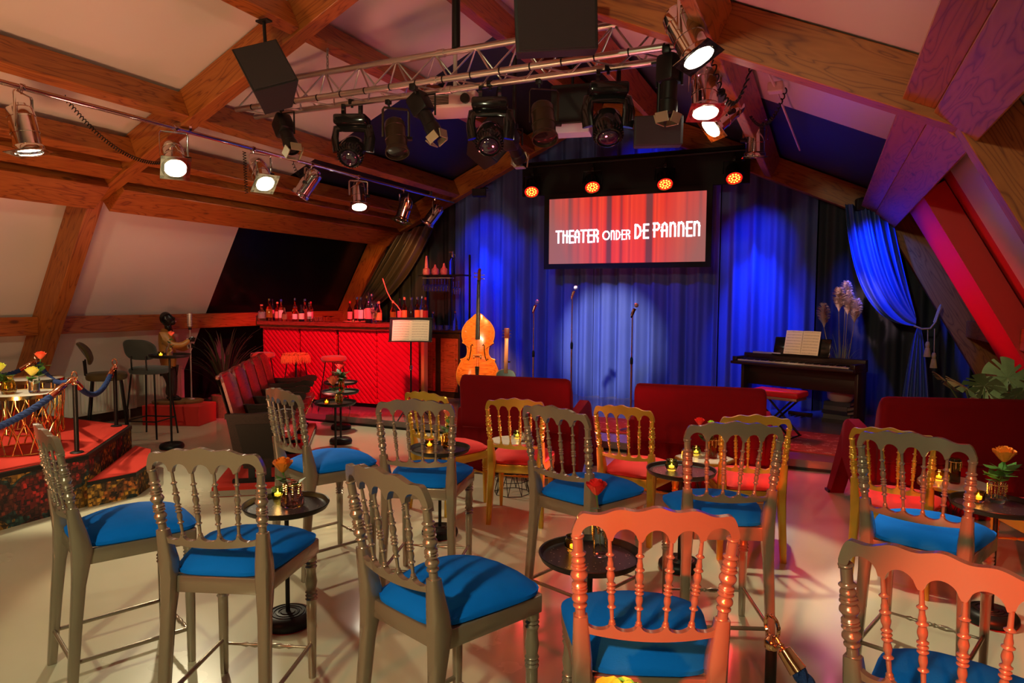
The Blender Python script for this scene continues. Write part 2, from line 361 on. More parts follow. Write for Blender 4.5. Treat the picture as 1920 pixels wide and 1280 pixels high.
def make_chair(name, bar, mat, seatm, label, cat='chair'):
    t = thing(name, label, cat)
    zs = .60 if bar else .43        # top of the seat rails
    dz = 0 if bar else -.17
    def by(z): z -= dz; return -.205-(z-.62)*.16 if z > .62 else -.205-(.62-z)*(.05/(.62+dz)) if z < .62 else -.205
    def bx(z): z2 = z-dz; return .178+(z2-.62)*.055 if z2 > .62 else .178+(.62-z2)*.03
    Z = lambda v: v+dz
    # cushion
    mb = MB(); rg = []
    def so(k, z, n=40):
        out = []
        for i in range(n):
            a = 2*PI*i/n; ca, sa = math.cos(a), math.sin(a); e = .42
            x = abs(ca)**e*(1 if ca > 0 else -1); y = abs(sa)**e*(1 if sa > 0 else -1)
            wd = .178+(y+1)/2*.058; droop = -.030*(abs(x*y)**2)
            out.append(Vector((x*wd*k, .022+y*.228*k, z+droop*(k if z > .02 else 0))))
        return out
    for k, z in ((.98, 0), (1.02, .006), (1.03, .020), (1.01, .034), (.92, .052), (.75, .066), (.5, .076), (.25, .081), (.02, .082)): rg.append([p+Vector((0, 0, zs)) for p in so(k, z)])
    mb.rings(rg).obj('seat', seatm, t)
    # seat frame
    mb = MB()
    mb.box((0, .225, zs-.032), (.40, .025, .062), bev=.004); mb.box((0, -.195, zs-.032), (.33, .025, .062), bev=.004)
    for s_ in (-1, 1):
        a = Vector((s_*.175, -.2, zs-.032)); b_ = Vector((s_*.212, .225, zs-.032)); d_ = b_-a
        mb.box((a+b_)/2, (.025, d_.length, .062), rotz(math.atan2(-d_.x, d_.y)), bev=.004)
    mb.obj('seat_frame', mat, t)
    # rear legs running up into the flared seat joint and turned posts
    for s_ in (-1, 1):
        mb = MB(); rg = []
        for z, wx, wy, oy in ((0, .017, .017, 0), (.04, .018, .018, 0), (Z(.30) if bar else .12, .020, .021, 0), (Z(.46) if bar else .26, .021, .024, .002), (Z(.53), .024, .030, .005), (Z(.60), .027, .036, .006), (Z(.66), .026, .032, .003), (Z(.73), .022, .024, 0), (Z(.78), .019, .019, 0)):
            cx, cy = s_*bx(z), by(z)+oy; c_ = .3
            rg.append([Vector((cx+wx*a, cy+wy*b_, z)) for a, b_ in ((-1, -1+c_), (-1+c_, -1), (1-c_, -1), (1, -1+c_), (1, 1-c_), (1-c_, 1), (-1+c_, 1), (-1, 1-c_))])
        mb.rings(rg).obj('leg', mat, t, ang=50)
        z0, z1 = Z(.775), Z(1.012)
        MB().turn((s_*bx(z0), by(z0), z0), (s_*bx(z1), by(z1), z1), [(q, r_*.0152) for q, r_ in BEADS], 14).obj('back_post', mat, t, ang=75)
        # front legs
        mb = MB(); zt = zs-.06
        if bar: prof = [(0, .013), (.015, .0135), (.02, .014), (.30, .017), (.335, .017), (.345, .021), (.352, .016), (.36, .021), (.367, .016), (.375, .021), (.385, .016), (.42, .021), (.44, .018), (.47, .016), (.485, .021), (.492, .016), (.50, .021), (.507, .016), (.515, .021), (.54, .019)]
        else: prof = [(0, .009), (.01, .010), (.22, .016), (.255, .018), (.262, .015), (.27, .020), (.28, .015), (.29, .020), (.30, .016), (.33, .022), (.345, .017), (.355, .021), (.37, .020)]
        mb.lathe([(r_*1.22, z_) for z_, r_ in prof], Matrix.Translation((s_*.195, .205, 0)), 16, False)
        mb.box((s_*.197, .207, zt+.028), (.046, .048, .066), bev=.006)
        mb.obj('leg', mat, t, ang=50)
    def bend(x, z): return by(z)+.0-.022*(1-(x/.2)**2)
    W = .214
    # top rail: bow top, five arches below
    sp = [-.2, -.118, -.04, .04, .118, .2]
    us = sorted(set([-W+2*W*i/96 for i in range(97)]))
    def top(u):
        a = abs(u)/W; z = 1.095-.030*a**1.6+.0045*math.cos(a*PI*4.4)
        if a > .86: z -= .045*((a-.86)/.14)**2.4
        return Z(z)
    def bot(u):
        for i in range(5):
            if sp[i] <= u <= sp[i+1]:
                c_ = (sp[i]+sp[i+1])/2; h = (sp[i+1]-sp[i])/2-.008; q = (u-c_)/h
                base = 1.005+(.005 if abs(c_) > .1 else 0)
                return Z(base+(.034*math.sqrt(max(0, 1-q*q)) if abs(q) < 1 else 0))
        return Z(.998)
    MB().strip(us, bot, top, lambda u, z, q: Vector((u, bend(u, z)-.011+q, z)), .022).obj('top_rail', mat, t, ang=50)
    sp2 = [-.175, -.104, -.035, .035, .104, .175]
    us = [-.172+.344*i/80 for i in range(81)]
    def lt(u):
        for i in range(5):
            if sp2[i] <= u <= sp2[i+1]:
                c_ = (sp2[i]+sp2[i+1])/2; h = (sp2[i+1]-sp2[i])/2-.004; q = (u-c_)/h
                return Z(.768-(.020*math.sqrt(max(0, 1-q*q)) if abs(q) < 1 else 0))
        return Z(.768)
    MB().strip(us, lambda u: Z(.722+.012*(u/.172)**2), lt, lambda u, z, q: Vector((u, bend(u, z)-.010+q, z)), .02).obj('lower_rail', mat, t, ang=50)
    for i in range(1, 5):
        a = Vector((sp2[i], bend(sp2[i], Z(.76)), Z(.765))); b_ = Vector((sp[i], bend(sp[i], Z(1.0)), Z(1.012)))
        MB().turn(a, b_, [(q, r_*.0074) for q, r_ in SPB], 10).obj('spindle', mat, t, ang=75)
    if bar:
        zz = .13
        st = [(0, .006), (.2, .006), (.26, .011), (.29, .006), (.36, .012), (.42, .007), (.46, .011), (.49, .007), (.51, .011), (.54, .007), (.58, .011), (.64, .012), (.71, .006), (.74, .011), (.8, .006), (1, .006)]
        MB().turn((-.195, .205, zz), (.195, .205, zz), st, 10).obj('stretcher', mat, t)
        MB().cyl((-.19, by(zz), zz+.02), (.19, by(zz), zz+.02), .009).obj('stretcher', mat, t)
        for s_ in (-1, 1): MB().cyl((s_*.195, .205, zz+.02), (s_*.19, by(zz), zz+.02), .009).obj('stretcher', mat, t)
    else:
        st = [(0, .006), (.2, .006), (.28, .012), (.31, .006), (.38, .013), (.44, .007), (.5, .012), (.56, .007), (.62, .013), (.69, .006), (.72, .012), (.8, .006), (1, .006)]
        MB().turn((-.195, .205, .24), (.195, .205, .24), st, 10).obj('stretcher', mat, t)
    return t
GB = 'silver bar height chairs with blue seats'; GG = 'gold chairs with red seats'
bars = [(-2.779, 1.993, -22, 'silver chair with blue seat at the far left front, beside the patterned platform'),
        (-2.059, 1.974, 20, 'silver chair with blue seat in front row, left of the orange rose in pink vase'),
        (-1.143, 2.014, -19.3, 'silver chair with bright blue seat in front row, left of the table with red rose'),
        (-.479, 1.981, 21.9, 'silver chair lit orange red, nearest in the middle, hiding the red rose table'),
        (.34, 1.93, -19, 'silver chair lit orange red, nearest at the lower right corner beside the rope post'),
        (-2.748, 3.302, -20.8, 'silver chair with blue seat in front of the dark wooden cinema seats, second row'),
        (-2.02, 3.301, 16.8, 'silver chair with blue seat in second row, right of the table with tall tinted vase'),
        (-1.111, 3.413, -19.1, 'silver chair with blue seat in second row, directly before the gold chair in the centre'),
        (-.444, 3.36, 21.7, 'silver chair with blue seat in second row, right of the round green candle glass'),
        (.437, 3.416, -19.2, 'silver chair with bright blue seat in second row, left of the upright orange rose'),
        (1.22, 3.42, 18, 'silver chair of which only a sliver of blue seat shows at the right edge')]
bc = make_chair('bar_chair', True, SILVER, BLUEV, bars[0][3])
for i, (x, y, a, lb) in enumerate(bars):
    if i == 0: bc.location = (x, y, 0); bc.rotation_euler = (0, 0, R(a)); bc['group'] = GB
    else: dup(bc, (x, y, 0), R(a), lb, GB)
golds = [(-2.644, 4.64, -10.8, 'gold chair with red seat nearest the quilted bar, left of the first red sofa'),
         (-2.027, 4.636, 13.5, 'gold chair with red seat behind the left red sofa, before the round marble table'),
         (-1.148, 4.667, -8.7, 'gold chair with red seat in the gap between the left and middle red sofas'),
         (-.436, 4.672, 15.8, 'gold chair with red seat behind the right end of the middle red sofa'),
         (.426, 4.543, -13.8, 'gold chair with red seat behind the left end of the right red sofa'),
         (1.19, 4.62, 14, 'gold chair partly cut off by the right edge behind the right red sofa')]
gc = make_chair('dining_chair', False, GOLD, REDS, golds[0][3])
for i, (x, y, a, lb) in enumerate(golds):
    if i == 0: gc.location = (x, y, 0); gc.rotation_euler = (0, 0, R(a)); gc['group'] = GG
    else: dup(gc, (x, y, 0), R(a), lb, GG)

# ------------------------------------------------------------------ tray tables
def glitter(name, base):
    m, n, l, b = nt(name); setp(b, base=base, rough=.32)
    tc = n.new('ShaderNodeTexCoord'); vo = n.new('ShaderNodeTexVoronoi'); vo.inputs['Scale'].default_value = 60; l.new(tc.outputs['Object'], vo.inputs['Vector'])
    r = ramp(n, l, vo.outputs['Distance'], [(0, (.8, .7, .6)), (.13, (.6, .5, .4)), (.17, base)]); l.new(r.outputs['Color'], b.inputs['Base Color'])
    return m
TRAY = glitter('speckled_black_tray', (.018, .014, .016)); TRAYG = P('lit_green_grey_tray', (.12, .14, .12), .35, 0, .3, 30)  # grey green tone stands for light falling on the far black trays
def make_tray_table(h, lbl, top=BLK, disc=None):
    t = thing('tray_table', lbl, 'table')
    MB().lathe([(.0, h-.012), (.17, h-.012), (.190, h-.006), (.200, h+.012), (.206, h+.014), (.207, h+.010), (.196, h-.012), (.18, h-.02), (0, h-.02)], seg=56).obj('tray', BLK, t)
    MB().lathe([(0, h-.0115), (.176, h-.0115), (.18, h-.009), (0, h-.0095)], seg=48).obj('tray_inlay', disc or TRAY, t)
    MB().cyl((0, 0, .05), (0, 0, h-.015), .011).obj('pole', BLK, t)
    MB().lathe([(0, 0), (.105, 0), (.118, .004), (.125, .02), (.122, .04), (.108, .058), (.09, .064), (.088, .060), (.08, .060), (.078, .064), (.068, .064), (.066, .060), (.058, .060), (.056, .064), (.046, .065), (.044, .061), (.036, .061), (.034, .066), (0, .066)], seg=48).obj('base', BLK, t)
    MB().lathe([(.10, .0), (.119, .0), (.120, .004), (.10, .004)], seg=48).obj('base_rim', REDP, t)
    return t
GT = 'black tray tables'
tabs = [(-2.38, 2.56, .60, 'low black tray table carrying a square pink vase with orange rose'),
        (-.82, 2.57, .60, 'low black tray table with beaded vase and red rose, hidden behind the nearest middle chair'),
        (-2.35, 3.99, .60, 'low black tray table with amber candle and tinted vase beside the gold chair at left'),
        (-.75, 4.11, .60, 'low black tray table with round green candle glass between two gold chairs'),
        (.82, 4.10, .60, 'low black tray table with yellow candle and orange rose at the right'),
        (.92, 2.62, .60, 'low black tray table at the bottom right edge behind the nearest right chair'),
        (-6.31, 5.09, 1.0, 'tall slim black tray table with a bottle vase beside the grey stool')]
tt = make_tray_table(.60, tabs[0][3]); th_ = make_tray_table(1.0, tabs[-1][3])
for i, (x, y, h, lb) in enumerate(tabs):
    o = tt if i == 0 else th_ if h > .9 else dup(tt, (x, y, 0), 0, lb)
    o.location = (x, y, 0); o['group'] = GT
far = [(-4.40, 5.43, 'grey green tray table with vases and candle, nearest in the row before bar'), (-4.87, 6.10, 'grey green tray table second in the row before the quilted bar'), (-5.40, 6.77, 'grey green tray table farthest in the row before the quilted bar')]
tg = make_tray_table(.58, far[0][2], disc=TRAYG)
for i, (x, y, lb) in enumerate(far):
    o = tg if i == 0 else dup(tg, (x, y, 0), 0, lb)
    o.location = (x, y, 0); o['group'] = GT

# ------------------------------------------------------------------ vases, flowers, candles
AMBG = glass('amber_glass', (.95, .62, .15)); CLEARG = glass('clear_glass'); PINKG = glass('pink_glass', (.9, .6, .6)); GREENG = glass('green_glass', (.45, .6, .3)); BROWNG = glass('brown_glass', (.35, .14, .08)); YELG = glass('yellow_glass', (.95, .85, .3))
FLAME = emis('candle_flame', (1, .50, .06), 14); WAX = P('wax', (.9, .7, .4), .5, emit=(1, .42, .04), es=2.5)  # wax has its own glow, standing for candlelight filling the cup
LEAF = P('leaf_green', (.05, .17, .025), .45, 0, .3, 30); LEAFL = P('leaf_lime', (.30, .5, .05), .45, 0, .2, 30)
def vase_mesh(kind):
    mb = MB()
    if kind == 'square': # small bottle with square base and neck
        mb.rings([[Vector((r_*a, r_*b_, z)) for a, b_ in ((1, .7), (.7, 1), (-.7, 1), (-1, .7), (-1, -.7), (-.7, -1), (.7, -1), (1, -.7))] for r_, z in ((.026, 0), (.03, .006), (.029, .03), (.018, .062), (.014, .07), (.018, .082), (.016, .082), (.012, .07), (.015, .06), (.024, .03), (.02, .008))])
    elif kind == 'tumbler': mb.lathe([(0, 0), (.027, 0), (.03, .01), (.031, .085), (.029, .085), (.027, .014), (0, .012)])
    elif kind == 'cylinder': mb.lathe([(0, 0), (.024, 0), (.027, .006), (.027, .125), (.022, .13), (.024, .12), (.024, .01), (0, .01)])
    elif kind == 'bottle': mb.lathe([(0, 0), (.032, 0), (.036, .008), (.036, .075), (.028, .095), (.015, .11), (.012, .14), (.016, .15), (.014, .15), (.010, .138), (.012, .11), (.026, .09), (.033, .07), (.033, .01), (0, .01)])
    elif kind == 'jug': mb.lathe([(0, 0), (.036, 0), (.044, .02), (.046, .05), (.034, .08), (.026, .10), (.03, .12), (.028, .12), (.024, .1), (.032, .078), (.042, .05), (.04, .02), (0, .012)])
    return mb
VH = {'square': .078, 'tumbler': .08, 'cylinder': .12, 'bottle': .145, 'jug': .11}
def beads(mb, kind, r):
    h = VH[kind]
    for k in range(8):
        a = 2*PI*k/8; n_ = 5+(k % 3)*2
        for j in range(n_): mb.sphere((r*math.cos(a), r*math.sin(a), h-.006-j*.0068), .0036, 6)
def vase(kind, mat, loc, label, bead=True, group=None, scale=1, rz=0):
    t = thing('flower_vase', label, 'vase', loc, rz, group, scale)
    vase_mesh(kind).obj('glass_body', mat, t, ang=60)
    if bead:
        mb = MB(); rb_ = {'square': .026, 'tumbler': .033, 'cylinder': .029, 'bottle': .03, 'jug': .042}[kind]; mb.tube([(rb_*math.cos(2*PI*k/24), rb_*math.sin(2*PI*k/24), VH[kind]-.006) for k in range(24)], .0022, 5, closed=True); beads(mb, kind, {'square': .026, 'tumbler': .033, 'cylinder': .029, 'bottle': .03, 'jug': .042}[kind]); mb.obj('bead_chain', BRASS, t)
    return t
ROSE = {}
def rose(col, loc, label, h=.16, lean=(0, 0), leaves=3, size=1, rz=0, group=None, nm='rose'):
    """bloom of wrapped petals on a stem; loc is the foot of the stem"""
    t = thing(nm, label, 'flower', loc, rz, group)
    mat = P('petal_%02d%02d%02d' % tuple(int(c*99) for c in col), col, .55, 0, .2, 60, sub=.05)
    top = Vector((lean[0], lean[1], h)); mb = MB(); r0 = .024*size
    for ring, (n_, rr, hh, op) in enumerate(((3, .32, 2.0, .0), (4, .56, 1.95, .05), (5, .80, 1.8, .12), (6, 1.0, 1.5, .30))):
        for k in range(n_):
            a0 = 2*PI*k/n_+ring*.7; g = []
            for j in range(5):
                v = j/4; row = []
                for i in range(6):
                    u = (i/5-.5)*2; a = a0+u*(PI/n_)*1.35
                    rad = r0*rr*(.25+.75*math.sin(v*PI/2)**.8)*(1+op*v*v*(1-abs(u)*.3)); z = r0*hh*v*(1-.22*u*u*v)
                    if j == 4: rad *= 1.06
                    row.append(top+Vector((rad*math.cos(a), rad*math.sin(a), z)))
                g.append(row)
            mb.rings(g, cap=False, closed=False)
    mb.obj('bloom', mat, t, ang=80)
    MB().tube([(0, 0, 0), (lean[0]*.35, lean[1]*.35, h*.5), (lean[0]*.9, lean[1]*.9, h*.9), top+Vector((0, 0, .003))], [.002, .002, .0022, .006*size], 6).obj('stem', LEAF, t)
    if leaves:
        mb = MB()
        for k in range(leaves*3):
            a = 2.4*k+rz; zz = h*(.45+.16*(k % 3)); ln = .05*size*(1+.3*math.sin(k*3)); b0 = Vector((lean[0]*zz/h, lean[1]*zz/h, zz)); d = Vector((math.cos(a), math.sin(a), .35+.3*math.sin(k*5))); s_ = Vector((-math.sin(a), math.cos(a), 0))
            pts = [(0, 0), (.3, .30), (.6, .28), (1, 0)]
            mb.rings([[b0+d*ln*p-s_*ln*q_, b0+d*ln*p+Vector((0, 0, .1*ln*q_)), b0+d*ln*p+s_*ln*q_] for p, q_ in pts], cap=False, closed=False)
        mb.obj('leaf', LEAF, t)
    return t
def candle(mat, loc, label, kind='ribbed', group='candle glasses on the tables'):
    t = thing('candle_glass', label, 'candle', loc, 0, group)
    mb = MB(); n_ = 24
    prof = {'ribbed': ((.022, 0), (.027, .006), (.031, .03), (.030, .05), (.031, .058), (.029, .058), (.027, .05), (.028, .03), (.02, .01)), 'ball': ((.02, 0), (.03, .008), (.038, .03), (.034, .052), (.029, .06), (.033, .066), (.03, .066), (.027, .06), (.032, .05), (.034, .03), (.02, .012)), 'votive': ((.024, 0), (.028, .01), (.028, .055), (.026, .055), (.025, .012), (.02, .01))}[kind]
    mb.rings([[Vector((r_*(1+.035*(i % 2))*math.cos(2*PI*i/n_), r_*(1+.035*(i % 2))*math.sin(2*PI*i/n_), z)) for i in range(n_)] for r_, z in prof]); mb.obj('glass_cup', mat, t, ang=70)
    MB().lathe([(0, .011), (.017, .011), (.017, .026), (0, .027)]).obj('tea_light', WAX, t)
    MB().lathe([(0, .024), (.0045, .028), (.005, .032), (.002, .04), (0, .045)]).obj('flame', FLAME, t)
    d = bpy.data.lights.new('candle_light', 'POINT'); d.energy = .25; d.color = (1, .5, .12); d.shadow_soft_size = .01
    o = bpy.data.objects.new('candle_light', d); C.objects.link(o); o.location = (loc[0], loc[1], loc[2]+.075)
    return t
TZ = .592
ORG = (.95, .26, .02); REDF = (.75, .02, .02); PCH = (.9, .16, .08); LIME = (.50, .95, .10)
candle(GREENG, (-2.52, 2.65, TZ), 'ribbed green yellow candle glass beside the square pink vase', 'ribbed')
vase('square', PINKG, (-2.36, 2.58, TZ), 'square pink glass vase with gold bead chains on the front left tray', scale=1.55)
rose(ORG, (-2.36, 2.58, TZ+.02), 'frilly orange bloom leaning left out of the square pink vase', .15, (-.045, -.015), 2, 1.55, nm='orange_bloom')
candle(AMBG, (-.90, 2.60, TZ), 'amber candle glass behind the nearest middle chair', 'ball')
vase('cylinder', CLEARG, (-.79, 2.61, TZ), 'tall glass vase wrapped in gold beads behind the nearest middle chair', scale=1.15)
rose(REDF, (-.79, 2.61, TZ+.02), 'dark red rose showing above the nearest middle chair', .225, (-.02, 0), 1, 1.35)
candle(AMBG, (-2.45, 4.02, TZ), 'amber candle glass on the tray by the leftmost gold chair', 'ribbed')
vase('tumbler', AMBG, (-2.33, 4.06, TZ), 'amber beaded vase on the tray by the leftmost gold chair', scale=1.2)
rose(PCH, (-2.33, 4.06, TZ+.02), 'orange red rose in the amber beaded vase', .2, (.01, 0), 3, 1.2, rz=1)
candle(GREENG, (-.81, 4.12, TZ), 'round green candle glass on the tray between two gold chairs', 'ball')
vase('cylinder', PINKG, (-.72, 4.14, TZ), 'brownish beaded vase next to the round green candle glass', scale=1.1)
candle(AMBG, (.755, 4.17, TZ), 'faceted yellow candle glass beside the clear tumbler with orange rose', 'votive')
vase('tumbler', CLEARG, (.84, 4.20, TZ), 'clear tumbler vase full of green stems at the right', scale=1.25)
rose(ORG, (.84, 4.20, TZ+.02), 'upright orange rose in the clear tumbler at the right', .19, (.03, 0), 5, 1.7, rz=.5)
candle(YELG, (1.0, 2.72, TZ), 'candle glass on the tray at the bottom right edge', 'votive')
candle(AMBG, (-4.45, 5.36, .572), 'small candle glass on the nearest grey green tray', 'votive')
vase('tumbler', YELG, (-4.36, 5.44, .572), 'yellow vase in front on the nearest grey green tray', scale=1.1)
rose(PCH, (-4.36, 5.44, .59), 'salmon rose low on the nearest grey green tray', .17, (-.05, -.03), 2, 1.9)
vase('cylinder', YELG, (-4.87, 6.12, .572), 'yellow vase on the second grey green tray', scale=1.1)
rose(REDF, (-4.87, 6.12, .59), 'red rose with big dark leaves on the second grey green tray', .24, (-.05, 0), 9, 1.9, rz=2)
vase('bottle', CLEARG, (-6.31, 5.09, .992), 'clear bottle vase on the tall tray table by the grey stool', False)
rose(PCH, (-6.31, 5.09, 1.0), 'salmon rose on the tall tray table before the statue', .21, (.03, 0), 2, 1.1)
candle(YELG, (-6.33, 5.0, .992), 'small lit candle on the tall tray table', 'votive')

# small tables with pale tops among the sofas
MARB = P('marble_top', (.62, .56, .48), .25, 0, .25, 9)
def wire_table(name, loc, label, sides=40, r=.2, h=.45):
    t = thing(name, label, 'table', loc, .2)
    MB().lathe([(0, h-.018), (r, h-.018), (r+.003, h-.009), (r, h), (0, h)], seg=sides).obj('table_top', MARB, t)
    MB().lathe([(r-.004, h-.026), (r+.006, h-.026), (r+.006, h-.006), (r-.004, h-.006)], seg=sides).obj('rim', GOLD, t)
    mb = MB(); n_ = 8
    for q_ in range(n_):
        a, b_ = 2*PI*q_/n_, 2*PI*(q_+.5)/n_
        A = lambda an, rr, z: (rr*math.cos(an), rr*math.sin(an), z)
        for p, q2 in ((A(a, .17, h-.02), A(b_, .10, h*.5)), (A(a, .17, h-.02), A(b_-2*PI/n_, .10, h*.5)), (A(b_, .10, h*.5), A(a, .15, .006)), (A(b_, .10, h*.5), A(a+2*PI/n_, .15, .006)), (A(a, .15, .006), A(a+2*PI/n_, .15, .006)), (A(a, .15, .12), A(a+2*PI/n_, .15, .12))): mb.cyl(p, q2, .003, seg=6)
    mb.obj('wire_base', BLK, t); return t
wire_table('round_table', (-2.33, 5.14, 0), 'small round marble table behind the left red sofa with wire base', r=.18)
wire_table('hexagonal_table', (-.78, 5.20, 0), 'small hexagonal marble table behind the middle red sofa', 6, .21)
wire_table('round_table', (.80, 5.18, 0), 'small round marble table behind the right red sofa', r=.2)
wire_table('round_table', (-2.38, 6.72, 0), 'small round marble table in front of the left sofa by the stage', r=.18)
candle(GREENG, (-2.32, 5.22, .45), 'round candle glass on the marble table behind the left sofa', 'ball')
vase('square', CLEARG, (-2.22, 5.12, .45), 'small clear vase on the marble table behind the left sofa', False)
candle(GREENG, (-.85, 5.25, .45), 'green candle glass on the hexagonal marble table', 'ball')
vase('cylinder', AMBG, (-.72, 5.20, .45), 'orange beaded vase on the hexagonal marble table', scale=1.2)
rose(REDF, (-.72, 5.20, .47), 'red tulip with green fronds above the hexagonal marble table', .22, (-.10, 0), 5, 1.2, nm='tulip')
rose(LIME, (-.74, 5.22, .47), 'green bud beside the red tulip on the hexagonal table', .22, (.0, 0), 0, .8, nm='flower_bud')
candle(AMBG, (.72, 5.20, .45), 'amber candle glass on the marble table behind the right sofa', 'ball')
vase('cylinder', GREENG, (.80, 5.16, .45), 'green beaded vase on the marble table behind the right sofa', scale=1.25)
vase('jug', AMBG, (-2.40, 6.70, .45), 'patterned amber vase on the table before the stage', True)
rose(ORG, (-2.40, 6.70, .47), 'drooping orange rose in the patterned amber vase before the stage', .17, (-.07, 0), 3, 1.2)
rose(LIME, (-.36, 1.32, .69), 'lime green bloom at the bottom edge before the nearest middle chair', .045, (0, 0), 0, 2.2, nm='lime_bloom')
vase('jug', CLEARG, (-.36, 1.32, .66), 'clear vase below the frame holding the lime green bloom', False)
st_ = thing('side_table', 'side table below the bottom edge carrying the lime green bloom', 'table', (-.36, 1.32, 0))
MB().lathe([(0, .64), (.16, .64), (.165, .65), (.16, .66), (0, .66)], seg=32).obj('table_top', BLK, st_); MB().cyl((0, 0, .02), (0, 0, .64), .012).obj('pole', BLK, st_); MB().lathe([(0, 0), (.12, 0), (.11, .02), (0, .03)], seg=32).obj('base', BLK, st_)

# ------------------------------------------------------------------ red sofas
def make_sofa(label):
    t = thing('sofa', label, 'sofa'); Wd = .52
    def prof_loft(mb, prof, x0, x1, bulge=0):
        mb.rings([[Vector((x, y, z)) for y, z in prof] for x in (x0, x1)])
    mb = MB()
    pr = [(-.16, .02), (-.18, .30), (-.30, .84), (-.345, .915), (-.385, .925), (-.415, .90), (-.42, .86), (-.36, .42), (-.33, .02)]
    rg = []
    for x, k in ((-Wd, .9), (-Wd+.015, .98), (-Wd+.04, 1), (Wd-.04, 1), (Wd-.015, .98), (Wd, .9)):
        cy, cz = -.3, .5; rg.append([Vector((x, cy+(y-cy)*k, .02+(z-.02)*(k*.5+.5))) for y, z in pr])
    mb.rings(rg).obj('backrest', REDV, t, ang=60)
    mb = MB()
    for z0, z1 in ((.66, .668),): mb.box((0, -.405, .44), (.98, .012, .012), bev=.003)
    mb.obj('back_seam', REDV, t)
    mb = MB(); pr = [(-.2, .24), (.34, .24), (.44, .26), (.50, .32), (.505, .38), (.46, .44), (.38, .455), (-.2, .43)]
    rg = []
    for x, k in ((-.47, .85), (-.455, .96), (-.43, 1), (.43, 1), (.455, .96), (.47, .85)): rg.append([Vector((x, .1+(y-.1)*k, .34+(z-.34)*k)) for y, z in pr])
    mb.rings(rg).obj('seat', REDV, t, ang=60)
    for s_ in (-1, 1):
        pr = [(-.36, .0), (-.27, .0), (.16, .36), (.32, .0), (.42, .0), (.25, .56), (.22, .64), (.15, .665), (-.05, .63), (-.31, .60)]
        x0 = s_*.47; x1 = s_*.58; rg = []
        for q_, k in ((0, .96), (.12, 1), (.88, 1), (1, .96)):
            x = x0+(x1-x0)*q_; rg.append([Vector((x+s_*.05*max(0, (.6-z)/.6)*(1 if y > .1 else .3), y, z*k)) for y, z in pr])
        mb = MB(); vs = [[mb.bm.verts.new(p) for p in r] for r in rg]; n_ = len(pr)
        for a, b_ in zip(vs, vs[1:]):
            for i in range(n_): mb.bm.faces.new((a[i], a[(i+1) % n_], b_[(i+1) % n_], b_[i]))
        for r in (vs[0], vs[-1]):
            for f in ((0, 1, 2, 9), (2, 8, 9), (2, 7, 8), (2, 3, 4, 5), (2, 5, 6, 7)): mb.bm.faces.new([r[i] for i in f])
        mb.obj('armrest', REDV, t, ang=50)
        MB().box((s_*.60, .37, .01), (.09, .09, .02)).obj('foot', BLK, t)
    return t
GS = 'red velvet two seat sofas facing the stage'
so = make_sofa('left red velvet sofa facing the stage, in front of the double bass'); so.location = (-2.56, 5.97, 0); so.rotation_euler = (0, 0, R(6)); so['group'] = GS
dup(so, (-.95, 6.07, 0), R(6), 'middle red velvet sofa facing the stage, in front of the piano bench', GS)
dup(so, (.79, 6.20, 0), R(17), 'right red velvet sofa standing before the split leaf plant', GS)

# ------------------------------------------------------------------ stage: rug, piano, instruments, microphones
m, n, l, b = nt('persian_rug'); setp(b, rough=.95)
tc = n.new('ShaderNodeTexCoord'); vo = n.new('ShaderNodeTexVoronoi'); vo.inputs['Scale'].default_value = 9; l.new(tc.outputs['Object'], vo.inputs['Vector'])
no = n.new('ShaderNodeTexNoise'); no.inputs['Scale'].default_value = 18; no.inputs['Distortion'].default_value = 2; l.new(tc.outputs['Object'], no.inputs['Vector'])
mx = n.new('ShaderNodeMath'); mx.operation = 'ADD'; l.new(vo.outputs['Distance'], mx.inputs[0]); l.new(no.outputs['Fac'], mx.inputs[1])
r = ramp(n, l, mx.outputs[0], [(.4, (.10, .02, .02)), (.55, (.45, .06, .04)), (.7, (.55, .42, .34)), (.85, (.3, .10, .08))]); l.new(r.outputs['Color'], b.inputs['Base Color'])
PRUG = m
def rug(c, sx, sy, rz, label):
    t = thing('rug', label, 'rug', (c[0], c[1], STG), rz)
    MB().box((0, 0, .006), (sx-.1, sy-.1, .012), bev=.003).obj('pile', PRUG, t)
    MB().box((0, 0, .004), (sx, sy, .008)).obj('border', P('rug_border', (.42, .08, .05), .95, 0, .3, 60), t)
rug((-2.36, 8.0), 1.75, .95, R(2), 'orange red patterned rug under the right microphone stand')
rug((-.55, 8.05), 1.7, 1.15, R(-8), 'patterned rug in front of the piano bench')

ang = R(-25); pc = Vector((-.36, 9.02, STG))
t = thing('digital_piano', 'dark digital piano with open sheet music on the stage', 'piano', pc, ang)
PW = .78; PB = P('piano_case', (.03, .014, .012), .35)
MB().box((0, .17, .72), (2*PW, .34, .05), bev=.006).box((0, .30, .785), (2*PW, .08, .10), bev=.008).box((0, -.035, .722), (2*PW, .06, .035), bev=.006).obj('case', PB, t)
for s_ in (-1, 1):
    MB().box((s_*(PW-.03), .16, .76), (.06, .36, .07), bev=.008).obj('cheek_block', PB, t)
    MB().box((s_*(PW-.05), .26, .36), (.04, .22, .70), bev=.005).box((s_*(PW-.05), .16, .02), (.05, .42, .04), bev=.005).obj('side_leg', PB, t)
MB().box((0, .30, .50), (2*PW-.12, .025, .16), bev=.004).box((0, .3, .62), (2*PW-.12, .02, .10)).obj('back_panel', PB, t)
mb = MB()
for k in range(52): mb.box((-.695+k*.0272, .065, .752), (.0262, .15, .016), bev=.0015, seg=1)
mb.obj('white_keys', P('ivory', (.8, .76, .7), .25), t, smooth=False)
mb = MB()
